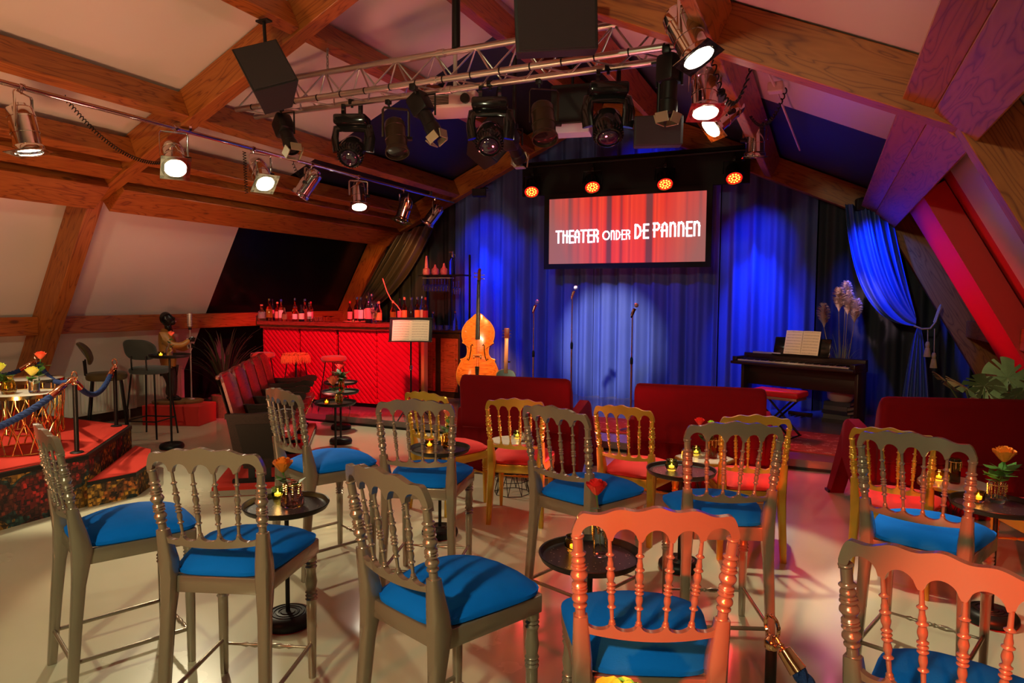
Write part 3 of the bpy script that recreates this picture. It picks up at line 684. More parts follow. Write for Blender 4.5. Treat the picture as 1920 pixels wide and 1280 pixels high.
for k in range(52):
    if k % 7 in (0, 1, 3, 4, 5) and k < 51: mb.box((-.695+(k+.5)*.0272, .10, .766), (.014, .09, .016), bev=.002, seg=1)
mb.obj('black_keys', BLKG, t, smooth=False)
MB().box((0, .17, .765), (1.44, .06, .02)).obj('control_panel', P('panel_plastic', (.04, .03, .03), .3), t)
mb = MB(); mb.box((0, .28, .94), (.72, .012, .24), Matrix.Rotation(R(-14), 3, 'X'), bev=.01).box((0, .23, .84), (.72, .04, .012)).obj('music_rest', BLKG, t)
MB().box((-.45, .275, .845), (.38, .075, .025), bev=.004).obj('fold_cover', P('pale_cover', (.5, .45, .42), .4), t)
mb = MB(); mb.box((0, .30, .10), (.30, .05, .05), bev=.005)
for k in range(3): mb.box((-.07+k*.07, .22, .08), (.025, .12, .012), bev=.003)
mb.obj('pedal_board', PB, t)
# sheet music: pages ruled with staves
m, n, l, b = nt('sheet_music'); setp(b, rough=.7)
tc = n.new('ShaderNodeTexCoord'); sp_ = n.new('ShaderNodeSeparateXYZ'); l.new(tc.outputs['Generated'], sp_.inputs[0])
def mth(op, a, b2=None, c=None):
    q = n.new('ShaderNodeMath'); q.operation = op
    for i, v in enumerate((a, b2, c)):
        if v is None: continue
        if isinstance(v, (int, float)): q.inputs[i].default_value = v
        else: l.new(v, q.inputs[i])
    return q.outputs[0]
zz = mth('MULTIPLY', sp_.outputs['Z'], 8); fz = mth('FRACT', zz); instaff = mth('MULTIPLY', mth('GREATER_THAN', fz, .3), mth('LESS_THAN', fz, .8))
ln_ = mth('LESS_THAN', mth('FRACT', mth('MULTIPLY', fz, 10)), .35)
nx = n.new('ShaderNodeTexNoise'); nx.inputs['Scale'].default_value = 40; l.new(tc.outputs['Generated'], nx.inputs['Vector'])
nt2 = mth('GREATER_THAN', nx.outputs['Fac'], .58)
ink = mth('MULTIPLY', instaff, mth('MAXIMUM', ln_, nt2))
xx = mth('MULTIPLY', mth('GREATER_THAN', mth('FRACT', mth('MULTIPLY', sp_.outputs['X'], 2)), .07), mth('LESS_THAN', mth('FRACT', mth('MULTIPLY', sp_.outputs['X'], 2)), .93))
ink = mth('MULTIPLY', mth('MULTIPLY', ink, xx), .55)
mx = n.new('ShaderNodeMix'); mx.data_type = 'RGBA'; mx.inputs['A'].default_value = (.78, .68, .52, 1); mx.inputs['B'].default_value = (.12, .08, .06, 1); l.new(ink, mx.inputs['Factor']); l.new(mx.outputs['Result'], b.inputs['Base Color'])
SHEET = m
def sheet(loc, rz, tilt, w_, h_, label, spiral=False):
    t = thing('sheet_music_book', label, 'sheet music', loc, rz); t.rotation_euler = (tilt, 0, rz)
    mb = MB()
    us = [-w_/2+w_*i/24 for i in range(25)]
    mb.strip(us, lambda u: 0, lambda u: h_, lambda u, v, q: Vector((u, q-.012*abs(math.sin(u/(w_/2)*PI))*1, v)), .006)
    mb.obj('pages', SHEET, t)
    if spiral:
        mb = MB()
        for k in range(24): mb.tube([(.006*math.cos(a), -.004+.006*math.sin(a), .01+h_*.96*k/23) for a in [2*PI*j/8 for j in range(9)]], .0012, 4)
        mb.obj('spiral_binding', BLK, t)
    return t
rm = Matrix.Rotation(ang, 4, 'Z')
pl = Matrix.Translation(pc) @ rm @ Vector((.02, .205, .855))
sheet(pl, ang, R(-14), .44, .30, 'open spiral bound sheet music on the piano', True)
# bench
t = thing('piano_bench', 'piano bench with red seat and crossed black legs', 'bench', (-.44, 8.20, STG), R(-20))
MB().box((0, 0, .49), (.56, .32, .07), bev=.025, seg=3).obj('seat', P('red_leather', (.5, .015, .02), .35), t)
MB().box((0, 0, .44), (.52, .28, .03), bev=.004).obj('seat_board', P('bench_metal', (.3, .25, .2), .35, .6), t)
for s_ in (-1, 1):
    MB().cyl((-.2, s_*.13, .43), (.2, s_*.13, .02), .012).obj('leg', BLK, t); MB().cyl((.2, s_*.11, .43), (-.2, s_*.11, .02), .012).obj('leg', BLK, t)
MB().cyl((-.2, -.16, .012), (-.2, .16, .012), .012).cyl((.2, -.16, .012), (.2, .16, .012), .012).obj('foot_bar', BLK, t)

# double bass
BASSW = wood('bass_varnish', (.80, .28, .05), (.70, .20, .035), (.50, .12, .02), .16, 1.5, .6, False)
def body_outline(kind):
    if kind == 'bass': P_ = [(0, 1.16), (.05, 1.15), (.10, 1.10), (.17, 1.04), (.225, .96), (.245, .88), (.24, .80), (.225, .745), (.235, .725), (.215, .715), (.185, .70), (.165, .65), (.16, .60), (.165, .55), (.19, .505), (.23, .485), (.265, .475), (.25, .455), (.27, .41), (.305, .33), (.32, .25), (.31, .16), (.27, .08), (.20, .03), (.10, .005), (0, 0)]
    else: P_ = [(0, .485), (.05, .483), (.10, .465), (.135, .42), (.14, .37), (.125, .31), (.118, .26), (.135, .20), (.165, .14), (.175, .09), (.155, .035), (.10, .006), (0, 0)]
    return P_+[(-x, z) for x, z in P_[-2:0:-1]]
def resample(pts, k=3):
    out = []; n_ = len(pts)
    for i in range(n_):
        p0, p1, p2, p3 = (Vector(pts[(i+j-1) % n_]) for j in range(4))
        for j in range(k):
            u = j/k; out.append(.5*((2*p1)+(-p0+p2)*u+(2*p0-5*p1+4*p2-p3)*u*u+(-p0+3*p1-3*p2+p3)*u**3))
    return out
t = thing('double_bass', 'orange brown double bass standing at the left of the stage', 'instrument', (-4.57, 8.85, STG), R(20)); t.rotation_euler = (R(-5), 0, R(20)); t.scale = (.97,)*3
ol = resample(body_outline('bass'))
cz = Vector((0, .55)); mb = MB(); z0 = .18
def shell(ol, cz, z0, th, dome): return [[Vector((c.x+(p.x-c.x)*k, y, z0+c.y+(p.y-c.y)*k)) for p in ol for c in (cz,)] for y, k in ((-th/2-dome, .02), (-th/2-dome*.95, .35), (-th/2-dome*.7, .7), (-th/2-.006, .95), (-th/2, 1.0), (th/2, 1.0), (th/2+dome*.6, .7), (th/2+dome, .02))]
mb.rings(shell(ol, cz, z0, .17, .035)); mb.obj('body', BASSW, t, ang=50)
mb = MB(); rim = [Vector((p.x, -.088, z0+p.y)) for p in ol]; mb.tube(rim, .006, 6, closed=True); mb.obj('purfling', P('bass_edge', (.7, .35, .1), .25), t)
MB().tube([(0, -.10, z0+1.08), (0, -.095, z0+1.2), (0, -.07, z0+1.55), (0, -.06, z0+1.68)], [.035, .026, .021, .022], 10).obj('neck', BASSW, t)
mb = MB(); mb.strip([0, .5, 1], lambda u: -.022+u*-.012, lambda u: .022+u*.012, lambda u, v, q: Vector((v, -.135-.01*u+q, z0+1.66-u*.88)), .014); mb.obj('fingerboard', BLKG, t)
mb = MB(); mb.tube([(0, -.06, z0+1.66), (0, -.055, z0+1.74), (0, -.05, z0+1.80), (0, -.02, z0+1.83), (0, .005, z0+1.80), (0, -.015, z0+1.785)], [.024, .026, .022, .024, .016, .012], 10)
mb.obj('scroll', P('bass_head', (.3, .1, .04), .2), t)
mb = MB()
for k in range(4): mb.cyl((-.07 if k % 2 else .02, -.05, z0+1.69+k*.028), (-.02 if k % 2 else .07, -.05, z0+1.69+k*.028), .008).box(((-.075 if k % 2 else .075), -.05, z0+1.69+k*.028), (.012, .03, .026), bev=.003)
mb.obj('tuning_peg', CHROME, t)
mb = MB(); mb.box((0, -.165, z0+.545), (.13, .012, .012)).box((-.05, -.15, z0+.525), (.02, .014, .04)).box((.05, -.15, z0+.525), (.02, .014, .04)).obj('bridge', P('maple', (.5, .3, .12), .5), t)
mb = MB(); mb.strip([0, 1], lambda u: -.032+.018*u, lambda u: .032-.018*u, lambda u, v, q: Vector((v, -.14+q-.01*(1-u), z0+.37-.30*u)), .012); mb.obj('tailpiece', BLKG, t)
mb = MB()
for k in range(4): mb.cyl((-.018+k*.012, -.152, z0+1.64), (-.022+k*.0147, -.148, z0+.34), .0016, seg=5)
mb.obj('strings', P('steel_string', (.5, .5, .5), .3, 1), t)
for s_ in (-1, 1): MB().tube([(s_*.075, -.118, z0+.68), (s_*.085, -.121, z0+.70), (s_*.10, -.121, z0+.685), (s_*.10, -.124, z0+.62), (s_*.115, -.122, z0+.52), (s_*.135, -.116, z0+.46), (s_*.155, -.113, z0+.475), (s_*.15, -.113, z0+.49)], [.009, .008, .007, .008, .008, .007, .008, .009], 6).obj('sound_hole', BLK, t)
MB().cyl((0, 0, 0), (0, 0, z0+.02), .008).obj('end_pin', BLK, t)
# guitar
t = thing('acoustic_guitar', 'dark acoustic guitar with pale neck beside the double bass', 'instrument', (-4.10, 8.80, STG+.03), R(18)); t.rotation_euler = (R(-9), 0, R(18))
ol = resample(body_outline('guitar')); MB().rings([[Vector((p.x, y, p.y)) for p in ol] for y in (-.05, .05)]).obj('body', P('dark_teal_varnish', (.02, .04, .05), .15), t, ang=40)
MB().tube([Vector((p.x, -.051, p.y)) for p in ol], .004, 5, closed=True).obj('binding', P('cream_edge', (.7, .6, .4), .4), t)
MB().box((0, -.055, .68), (.055, .022, .50), bev=.004).obj('neck', P('pale_neck', (.62, .36, .16), .35), t)
mb = MB(); mb.box((0, -.05, 1.0), (.075, .018, .16), Matrix.Rotation(R(8), 3, 'X'), bev=.006).obj('headstock', P('rosewood', (.12, .03, .02), .3), t)
mb = MB()
for k in range(3):
    for s_ in (-1, 1): mb.cyl((s_*.03, -.055, .95+k*.045), (s_*.055, -.055, .95+k*.045), .004).sphere((s_*.055, -.055, .95+k*.045), .009, 8)
mb.obj('tuning_machine', CHROME, t)
MB().lathe([(0, 0), (.045, 0), (.045, .002), (0, .002)], Matrix.Translation((0, -.0535, .31)) @ Matrix.Rotation(R(90), 4, 'X'), 24).obj('sound_hole', BLK, t)
MB().box((0, -.056, .13), (.14, .01, .02)).obj('bridge', DARKWOOD, t)
MB().cyl((0, .02, 0), (0, .25, -.02), .008).cyl((0, .03, .0), (-.12, -.1, -.02), .008).cyl((0, .03, 0), (.12, -.1, -.02), .008).cyl((0, .07, 0), (0, .1, .6), .008).box((0, .06, .6), (.1, .03, .02)).obj('stand', BLK, t)

def mic(x, y, h, label, matm):
    t = thing('microphone_stand', label, 'microphone', (x, y, STG), R(20)); h -= STG
    MB().cyl((0, 0, .03), (0, 0, h*.55), .011).obj('lower_tube', P('stand_metal', (.55, .5, .5), .22, 1), t)
    MB().cyl((0, 0, h*.55), (0, 0, h-.13), .0075).obj('upper_tube', CHROME, t)
    MB().lathe([(.014, h*.53), (.017, h*.54), (.017, h*.57), (.011, h*.585)]).obj('clutch', BLK, t)
    MB().lathe([(0, 0), (.12, 0), (.125, .01), (.11, .022), (.02, .035), (0, .035)], seg=32).obj('base', BLK, t)
    MB().tube([(0, 0, h-.14), (-.005, 0, h-.115), (.01, 0, h-.10)], .011, 8).cyl((-.008, -.0, h-.13), (.014, -.01, h-.06), .016, .017).obj('clip', CHROME, t)
    MB().turn((-.012, 0, h-.155), (.045, -.02, h), [(0, .006), (.02, .010), (.10, .011), (.6, .016), (.64, .019), (.67, .019)], 12).obj('handle', matm, t)
    MB().sphere((.042, -.019, h-.012), .026, 14).obj('grille', P('mic_mesh', (.6, .58, .6), .35, .9, bump=.6, bs=400), t)
mic(-3.30, 7.9, 1.60, 'left microphone on a straight stand with reddish handle', P('dark_red_metal', (.4, .05, .08), .25, .8))
mic(-2.90, 8.2, 1.78, 'tallest silvery microphone on a straight stand in the middle', CHROME)
mic(-2.00, 7.72, 1.57, 'right microphone on a straight stand nearest the piano', BLKG)

t = thing('music_stand', 'black music stand with a wide desk between bar and stage', 'stand', (-4.72, 7.3, STG), R(24))
mb = MB(); mb.box((0, 0, 1.13), (.54, .012, .30), Matrix.Rotation(R(-18), 3, 'X'), bev=.004).box((0, -.075, .985), (.54, .06, .012)).box((0, .035, 1.275), (.54, .02, .012)).obj('desk', BLK, t)
MB().cyl((0, 0, .2), (0, 0, 1.05), .011).obj('pole', BLK, t); MB().lathe([(.012, .62), (.02, .63), (.02, .67), (.012, .68)]).obj('collar', CHROME, t)
mb = MB()
for k in range(3): a = 2*PI*k/3; mb.cyl((0, 0, .25), (.26*math.cos(a), .26*math.sin(a), .01), .008)
mb.obj('tripod', BLK, t)
pp = Matrix.Translation((-4.72, 7.3, STG)) @ Matrix.Rotation(R(24), 4, 'Z') @ Vector((0, -.062, .992))
sheet(pp, R(24), R(-18), .46, .265, 'open sheet music glowing warm on the black music stand')
# books, pot and pampas grass
yb = STG
for k, (w_, col) in enumerate(((.34, (.05, .04, .04)), (.32, (.12, .10, .09)), (.33, (.02, .02, .04)), (.30, (.10, .09, .10)), (.31, (.03, .03, .05)))):
    hh = .05+.008*(k % 2); t = thing('book', ['thick dark book at the bottom of the stack under the pampas pot', 'greyish book second from the bottom under the pampas pot', 'black book in the middle of the stack under the pot', 'grey book second from the top under the pampas pot', 'dark book directly under the pampas pot'][k], 'book', (.22, 9.48, yb), R(-25+7*math.sin(k*2)), 'books stacked under the pot')
    MB().box((0, 0, .003), (w_, .26, .006)).box((0, 0, hh-.003), (w_, .26, .006)).box((0, -.128, hh/2), (w_, .006, hh)).obj('cover', P('cover_%d' % k, col, .5), t)
    MB().box((0, .003, hh/2), (w_-.03, .245, hh-.013)).obj('pages', P('book_pages', (.5, .45, .4), .8), t); yb += hh+.001
t = thing('pampas_grass', 'pale pampas grass with tall plumes and green blades behind the piano', 'plant', (.22, 9.48, yb))
PLUME = P('pampas_plume', (.80, .66, .60), .9)
MB().lathe([(0, 0), (.12, 0), (.145, .03), (.165, .16), (.17, .2), (.155, .2), (.14, .05), (0, .04)], seg=32).obj('pot', P('pale_pot', (.5, .33, .32), .5), t)
plumes = [(-.24, -.02, 1.24), (.02, .05, 1.52), (-.06, -.05, 1.44), (.05, .0, 1.40), (.14, .03, 1.30)]
for px, py, pz in plumes:
    mb = MB(); base = Vector((px*.9, py*.9, pz-.32)); tip = Vector((px, py, pz))
    for k in range(300):
        u = random.random(); q_ = base.lerp(tip, u*.85); a = random.random()*6.28; rr = .085*math.sin(.45+u*2.2)
        d = Vector((math.cos(a)*rr, math.sin(a)*rr, .085*(1-.3*u))); s_ = Vector((-math.sin(a), math.cos(a), .3))*.010
        mb.rings([[q_-s_*.5, q_+s_*.5], [q_+d*.6-s_, q_+d*.6+s_], [q_+d+Vector((0, 0, -.025)), q_+d+s_*.3+Vector((0, 0, -.025))]], cap=False, closed=False)
    mb.obj('plume', PLUME, t)
    MB().tube([(px*.15, py*.15, .1), (px*.5, py*.5, .5), base, tip], [.004, .004, .003, .001], 5).obj('stalk', P('stalk', (.45, .4, .15), .7), t)
mb = MB()
for k in range(46):
    a = random.random()*6.28; L_ = random.uniform(.35, .85); sp_r = random.uniform(.05, .30); s_ = Vector((-math.sin(a), math.cos(a), 0))*.009
    pts = []
    for j in range(7):
        u = j/6; rad = .03+sp_r*u**2.2; z = .1+L_*(u-.35*u**3*(sp_r/.3)); pts.append((Vector((rad*math.cos(a), rad*math.sin(a), z)), 1-u*.9))
    mb.rings([[p-s_*w_, p+s_*w_] for p, w_ in pts], cap=False, closed=False)
mb.obj('blade', P('grass_blade', (.34, .42, .16), .6, 0, .3, 20), t)

# ------------------------------------------------------------------ curtains
CURT = P('stage_curtain_velvet', (.085, .12, .38), .8, 0, .12, 3, .1, 200)
CURTB = P('side_curtain_cloth', (.035, .04, .06), .8, 0, .1, 3)
def wave(x, s=0): return .085*math.sin(x*21+1.3*math.sin(x*3.1+s)+s)+.025*math.sin(x*47+s)+.03*math.sin(x*6.3+s)
def curtain(x0, x1, yb, label, mat, ztop=None, zbot=.0, name='stage_curtain', group='curtains across the back of the stage', s=0):
    us = [x0+(x1-x0)*i/int(150*(x1-x0)+8) for i in range(int(150*(x1-x0)+8)+1)]
    zt = ztop or (lambda x: AP.y+.1-.455*abs(x-XC)+.02)
    mb = MB(); rows = []
    for k in range(13):
        v = k/12
        rows.append([Vector((x, yb+wave(x, s)*(.45+.55*(1-v))+.01*math.sin(v*5+x*2), zbot+(zt(x)-zbot)*v)) for x in us])
    mb.rings(rows, cap=False, closed=False); o = mb.obj(name, mat, ang=180)
    md = o.modifiers.new('cloth', 'SOLIDIFY'); md.thickness = .004
    return tag(o, label, 'curtain', group)
curtain(-5.75, -3.305, 10.28, 'left blue lit stage curtain behind the double bass', CURT)
curtain(-3.298, -1.40, 10.30, 'middle stage curtain with the pale light pool below the screen', CURT, s=2)
curtain(-1.385, -.12, 10.26, 'right blue lit stage curtain behind the piano', CURT, s=4)
curtain(-.10, 1.75, 10.30, 'black curtain in the right rear corner behind the tied drape', CURTB, s=1, group='black side curtains')
curtain(-7.6, -5.78, 10.32, 'black curtain behind the glass shelves left of the blue one', CURTB, s=3, group='black side curtains')
def swag(tops, tie, ctrl0, ctrl1, label, mat, sgn=1, tail=True):
    t = thing('tied_drape', label, 'curtain'); N = 90; mb = MB(); rows = []
    K = Vector(tie)
    for k in range(25):
        v = k/24; row = []
        for i in range(N+1):
            u = i/N; T = Vector(tops[0]).lerp(Vector(tops[1]), u); T.z += .03*math.sin(u*PI)
            Cc = Vector(ctrl0).lerp(Vector(ctrl1), u**.8); E = K+Vector((0, 0, .10*(u-.35)))
            p = T*(1-v)**2+Cc*2*v*(1-v)+E*v*v
            sp = math.sin(v*PI*.8+.35)
            p.y += (.11*math.sin(u*27+1.6*math.sin(u*8)))*(.25+.75*sp)*(1-.75*v)+.025*math.sin(u*71+v*2)*(1-v)
            p.z += .045*math.sin(u*27+1)*sp*v
            row.append(p)
        rows.append(row)
    mb.rings(rows, cap=False, closed=False); o = mb.obj('gathered_cloth', mat, t, ang=180)
    md = o.modifiers.new('cloth', 'SOLIDIFY'); md.thickness = .004
    if tail:
        mb = MB(); rows = []
        for k in range(15):
            v = k/14; wd = .045+.30*v**.7; row = []
            for i in range(40):
                u = i/39; row.append(K+Vector(((u-.5)*wd+.03*sgn, .05*math.sin(u*26)*(.3+v)-.03, -.06-1.08*v)))
            rows.append(row)
        mb.rings(rows, cap=False, closed=False).obj('hanging_tail', mat, t, ang=180)
    return t
DRAPE = P('drape_satin', (.07, .12, .40), .38, 0, .1, 3)
swag([(.20, 9.80, 2.86), (.74, 9.80, 2.66)], (1.02, 9.62, 1.36), (.34, 9.55, 1.22), (.86, 9.7, 2.0), 'bright blue drape gathered to the right by a rope tie', DRAPE)
swag([(-5.85, 9.75, 2.86), (-6.62, 9.75, 2.62)], (-7.35, 9.6, 1.34), (-6.35, 9.5, 1.45), (-6.95, 9.65, 2.1), 'dark drape with golden lit folds gathered to the left behind the bar', P('drape_dark', (.07, .055, .045), .36), -1)
CORD = P('gold_cord', (.55, .42, .2), .6, 0, .2, 90, .5, 300)
t = thing('tieback_cord', 'pale twisted tieback cord with two tassels beside the blue drape', 'tieback', (1.02, 9.60, 1.33))
MB().tube([(-.03, -.07, 0), (.05, -.09, -.035), (.14, -.08, -.03), (.20, -.03, .05), (.245, .0, .22), (.25, .03, .25), (.235, .02, .22), (.185, 0, .04)], .011, 8).obj('cord', CORD, t)
for dx, L_ in ((.115, .15), (.185, .28)):
    MB().tube([(dx, -.08, -.03), (dx+.005, -.085, -.03-L_)], .006, 6).lathe([(.0, 0), (.018, -.01), (.026, -.04), (.022, -.07), (.018, -.078), (.024, -.085)], Matrix.Translation((dx+.005, -.085, -.03-L_)), 12).obj('tassel_head', CORD, t)
    mb = MB()
    for k in range(30):
        a = 2*PI*k/30; mb.cyl((dx+.005+.02*math.cos(a), -.085+.02*math.sin(a), -.11-L_), (dx+.005+.036*math.cos(a), -.085+.036*math.sin(a), -.22-L_), .004, seg=5)
    mb.obj('tassel_fringe', CORD, t)

# ------------------------------------------------------------------ screen and header
SCX0, SCX1, SCZ0, SCZ1, SCY = -3.77, -1.49, 2.145, 3.10, 9.6
t = thing('projection_screen', 'projection screen with a red curtain picture and white theatre name', 'screen', (0, SCY, 0))
m, n, l, b = nt('screen_picture'); 
tc = n.new('ShaderNodeTexCoord'); sp_ = n.new('ShaderNodeSeparateXYZ'); l.new(tc.outputs['Generated'], sp_.inputs[0])
def nz(scale, w=0, off=0):
    cb = n.new('ShaderNodeCombineXYZ'); l.new(sp_.outputs['X'], cb.inputs['X']); cb.inputs['Y'].default_value = off
    q = n.new('ShaderNodeTexNoise'); q.inputs['Scale'].default_value = scale; q.inputs['Detail'].default_value = 1; l.new(cb.outputs[0], q.inputs['Vector']); return q.outputs['Fac']
r1 = ramp(n, l, nz(16), [(.38, (.20, .04, .045)), (.47, (.80, .035, .025)), (.60, (1.0, .065, .03)), (.7, (.62, .03, .03))])
def mth(op, a, b2=None):
    q = n.new('ShaderNodeMath'); q.operation = op
    for i, v in enumerate((a, b2)):
        if v is None: continue
        if isinstance(v, (int, float)): q.inputs[i].default_value = v
        else: l.new(v, q.inputs[i])
    return q.outputs[0]
fx = mth('ABSOLUTE', mth('SUBTRACT', sp_.outputs['X'], .52)); fade = mth('MULTIPLY', fx, mth('SUBTRACT', 2.1, mth('MULTIPLY', sp_.outputs['Z'], .8)))
fr_ = ramp(n, l, fade, [(.30, (0,)*3), (.85, (1,)*3)])
mx = n.new('ShaderNodeMix'); mx.data_type = 'RGBA'; mx.inputs['B'].default_value = (.36, .12, .11, 1); l.new(fr_.outputs['Color'], mx.inputs['Factor']); l.new(r1.outputs['Color'], mx.inputs['A'])
l.new(mx.outputs['Result'], b.inputs['Emission Color']); b.inputs['Emission Strength'].default_value = .95; setp(b, base=(.05, .05, .05), rough=.8)
MB().box(((SCX0+SCX1)/2, 0, (SCZ0+SCZ1)/2), (SCX1-SCX0, .01, SCZ1-SCZ0)).obj('picture', m, t, smooth=False)
BM = P('black_masking', (.004, .004, .005), .8)
mb = MB(); e_ = .075
mb.box(((SCX0+SCX1)/2, .01, SCZ1+.04), (SCX1-SCX0+2*e_, .05, .08)).box(((SCX0+SCX1)/2, .0, SCZ0-e_/2), (SCX1-SCX0+2*e_, .04, e_)).box((SCX0-e_/2, 0, (SCZ0+SCZ1)/2), (e_, .04, SCZ1-SCZ0)).box((SCX1+e_/2, 0, (SCZ0+SCZ1)/2), (e_, .04, SCZ1-SCZ0)).obj('frame', BM, t, smooth=False)
WT = emis('white_light_text', (1, .96, 1), 1.6)
GL = {  # strokes on a 0..w by 0..1 grid
 'T': (.50, [[(0, 1), (.50, 1)], [(.22, 1), (.22, 0)]]), 'H': (.50, [[(.08, 1), (.08, 0)], [(.42, .62), (.42, 0)], [(.08, .62), (.42, .62)], [(.42, 1), (.42, .62)]]),
 'E': (.42, [[(.08, 1), (.08, 0)], [(.08, 1), (.42, 1)], [(.0, .55), (.38, .55)], [(.08, 0), (.42, 0)]]),
 'A': (.50, [[(.08, 0), (.08, .70), (.12, .88), (.25, 1), (.38, .88), (.42, .70), (.42, 0)], [(.0, .45), (.42, .45)]]),
 'R': (.48, [[(.08, 0), (.08, 1)], [(.08, 1), (.3, 1), (.42, .88), (.42, .68), (.3, .55), (.0, .55)], [(.26, .55), (.42, .3), (.42, 0)]]),
 'O': (.86, [[(.43+.38*math.sin(a), .5+.46*math.cos(a)) for a in [2*PI*k/20 for k in range(21)]]]),
 'N': (.50, [[(.08, 0), (.08, 1)], [(.08, .8), (.15, .95), (.27, 1), (.38, .9), (.42, .7), (.42, 0)]]),
 'D': (.56, [[(.08, 0), (.08, 1)], [(.08, 1), (.24, .97), (.42, .8), (.48, .5), (.42, .2), (.24, .03), (.08, 0)]]),
 'P': (.48, [[(.08, 0), (.08, 1)], [(.0, 1), (.3, 1), (.42, .88), (.42, .66), (.3, .52), (.0, .52)]])}
def letters(word, x, z, h, sx, wt):
    for ch in word:
        w_, st = GL[ch]; mb = MB()
        for s_ in st:
            pts = [Vector((x+px*h*sx, -.012, z+pz*h)) for px, pz in s_]
            for a, b_ in zip(pts, pts[1:]):
                d = (b_-a).normalized(); q = Vector((-d.z, 0, d.x))*wt/2; e2 = d*wt*.35; y = Vector((0, .003, 0))
                if (b_-a).length < 1e-5: continue
                mb.rings([[a-e2-q, a-e2+q, a-e2+q+y, a-e2-q+y], [b_+e2-q, b_+e2+q, b_+e2+q+y, b_+e2-q+y]])
        mb.obj('letter', WT, t, smooth=False); x += (w_+.10)*h*sx
    return x
x = letters('THEATER', SCX0+.115, 2.455, .17, .98, .026)
x = letters('ONDER', x+.045, 2.480, .125, 1.0, .017)
x = letters('DE', x+.05, 2.490, .185, 1.0, .027)
letters('PANNEN', x+.05, 2.500, .185, 1.02, .027)
tag(MB().box((-2.585, 9.64, 3.42), (3.27, .06, .50), bev=.005).obj('pelmet_board', BM, smooth=False), 'long black pelmet board above the screen carrying the red lamps', 'pelmet')
tag(MB().cyl((-4.3, 9.5, 3.58), (-.95, 9.5, 3.58), .024).obj('lighting_bar', BLK), 'black bar along the pelmet that carries the four red lamps', 'bar')

# ------------------------------------------------------------------ quilted bar, stools, bottles, back shelves
m, n, l, b = nt('quilted_red_panel'); setp(b, base=(.62, .004, .03), rough=.6, spec=.2)
tc = n.new('ShaderNodeTexCoord'); mp = n.new('ShaderNodeMapping'); mp.inputs['Rotation'].default_value = (0, R(45), 0); l.new(tc.outputs['Object'], mp.inputs['Vector'])
wv = n.new('ShaderNodeTexWave'); wv.inputs['Scale'].default_value = 5.6; wv.wave_profile = 'SIN'; wv.bands_direction = 'X'; l.new(mp.outputs[0], wv.inputs['Vector'])
rr_ = ramp(n, l, wv.outputs['Fac'], [(0, (0,)*3), (.15, (.7,)*3), (1, (1,)*3)])
bp = n.new('ShaderNodeBump'); bp.inputs['Strength'].default_value = 1; bp.inputs['Distance'].default_value = .012; l.new(rr_.outputs['Color'], bp.inputs['Height']); l.new(bp.outputs['Normal'], b.inputs['Normal'])
QUILT = m
t = thing('bar_counter', 'red quilted bar counter with dark mahogany top at the left', 'bar counter', (0, 0, STG))
pts = [(-7.96, 8.15), (-7.56, 7.70), (-5.56, 7.76), (-5.18, 8.22)]
BH = 1.175
def wallseg(a, b_, z0, z1, th, mat, nm, gap=.022, parent=t):
    a = Vector((*a, 0)); b_ = Vector((*b_, 0)); d = b_-a; L = d.length
    o = MB().box((L/2, th/2, (z1-z0)/2), (L-gap*2, th, z1-z0), bev=.006).obj(nm, mat, parent, smooth=False)
    o.location = (a.x, a.y, z0); o.rotation_euler = (0, 0, math.atan2(d.y, d.x)); return o
wallseg(pts[0], pts[1], .06, BH-.06, .05, QUILT, 'quilted_panel')
p1, p2 = Vector(pts[1]), Vector(pts[2])
for k in range(3): wallseg(p1.lerp(p2, k/3), p1.lerp(p2, (k+1)/3), .06, BH-.06, .05, QUILT, 'quilted_panel')
wallseg(pts[2], pts[3], .06, BH-.06, .05, QUILT, 'quilted_panel', .002)
ins = [(p[0], p[1]+.07) for p in pts]
MB().prism([(-7.92, 8.22), (-7.53, 7.76), (-5.58, 7.82), (-5.22, 8.24), (-5.3, 8.3), (-5.65, 8.0), (-7.5, 7.94), (-7.85, 8.3)], 0, BH-.05, lambda u, v, q: (u, v, q)).obj('carcass', BLK, t, smooth=False)
MB().prism([(-7.98, 8.10), (-7.60, 7.62), (-5.52, 7.68), (-5.08, 8.20), (-5.3, 8.42), (-5.72, 8.22), (-7.4, 8.18), (-7.80, 8.42)], BH-.05, BH, lambda u, v, q: (u, v, q)).obj('counter_top', REDWOOD, t, smooth=False)
MB().prism([(-7.58, 7.66), (-5.54, 7.72), (-5.14, 8.2), (-5.2, 8.2), (-5.57, 7.76), (-7.56, 7.70)], BH-.10, BH-.05, lambda u, v, q: (u, v, q)).obj('edge_moulding', REDWOOD, t, smooth=False)
tag(MB().box((-5.16, 8.33, .57+STG), (.05, .10, 1.14)).obj('end_post', P('orange_wood', (.6, .24, .08), .5), None, smooth=False), 'narrow pale wooden post closing the right end of the bar', 'post')
BT = STG+BH
bcol = {'clear': CLEARG, 'amber': glass('whisky_glass', (.85, .35, .06)), 'dark': P('dark_bottle_glass', (.01, .012, .01), .06), 'red': glass('red_liquor_glass', (.8, .12, .06)), 'pink': glass('pink_liquor_glass', (.95, .5, .4))}
LB = {'cream': P('cream_label', (.8, .7, .5), .6), 'white': P('white_label', (.8, .75, .7), .6), 'orange': P('orange_label', (.8, .35, .08), .6), 'pinkl': P('pink_label', (.7, .3, .25), .6), 'redl': P('red_label', (.65, .03, .03), .6)}
CAPS = {'black': BLK, 'gold': BRASS, 'red': REDP, 'cork': P('cork_stopper', (.6, .35, .15), .8), 'blue': P('blue_cap', (.02, .05, .4), .4), 'silver': CHROME}
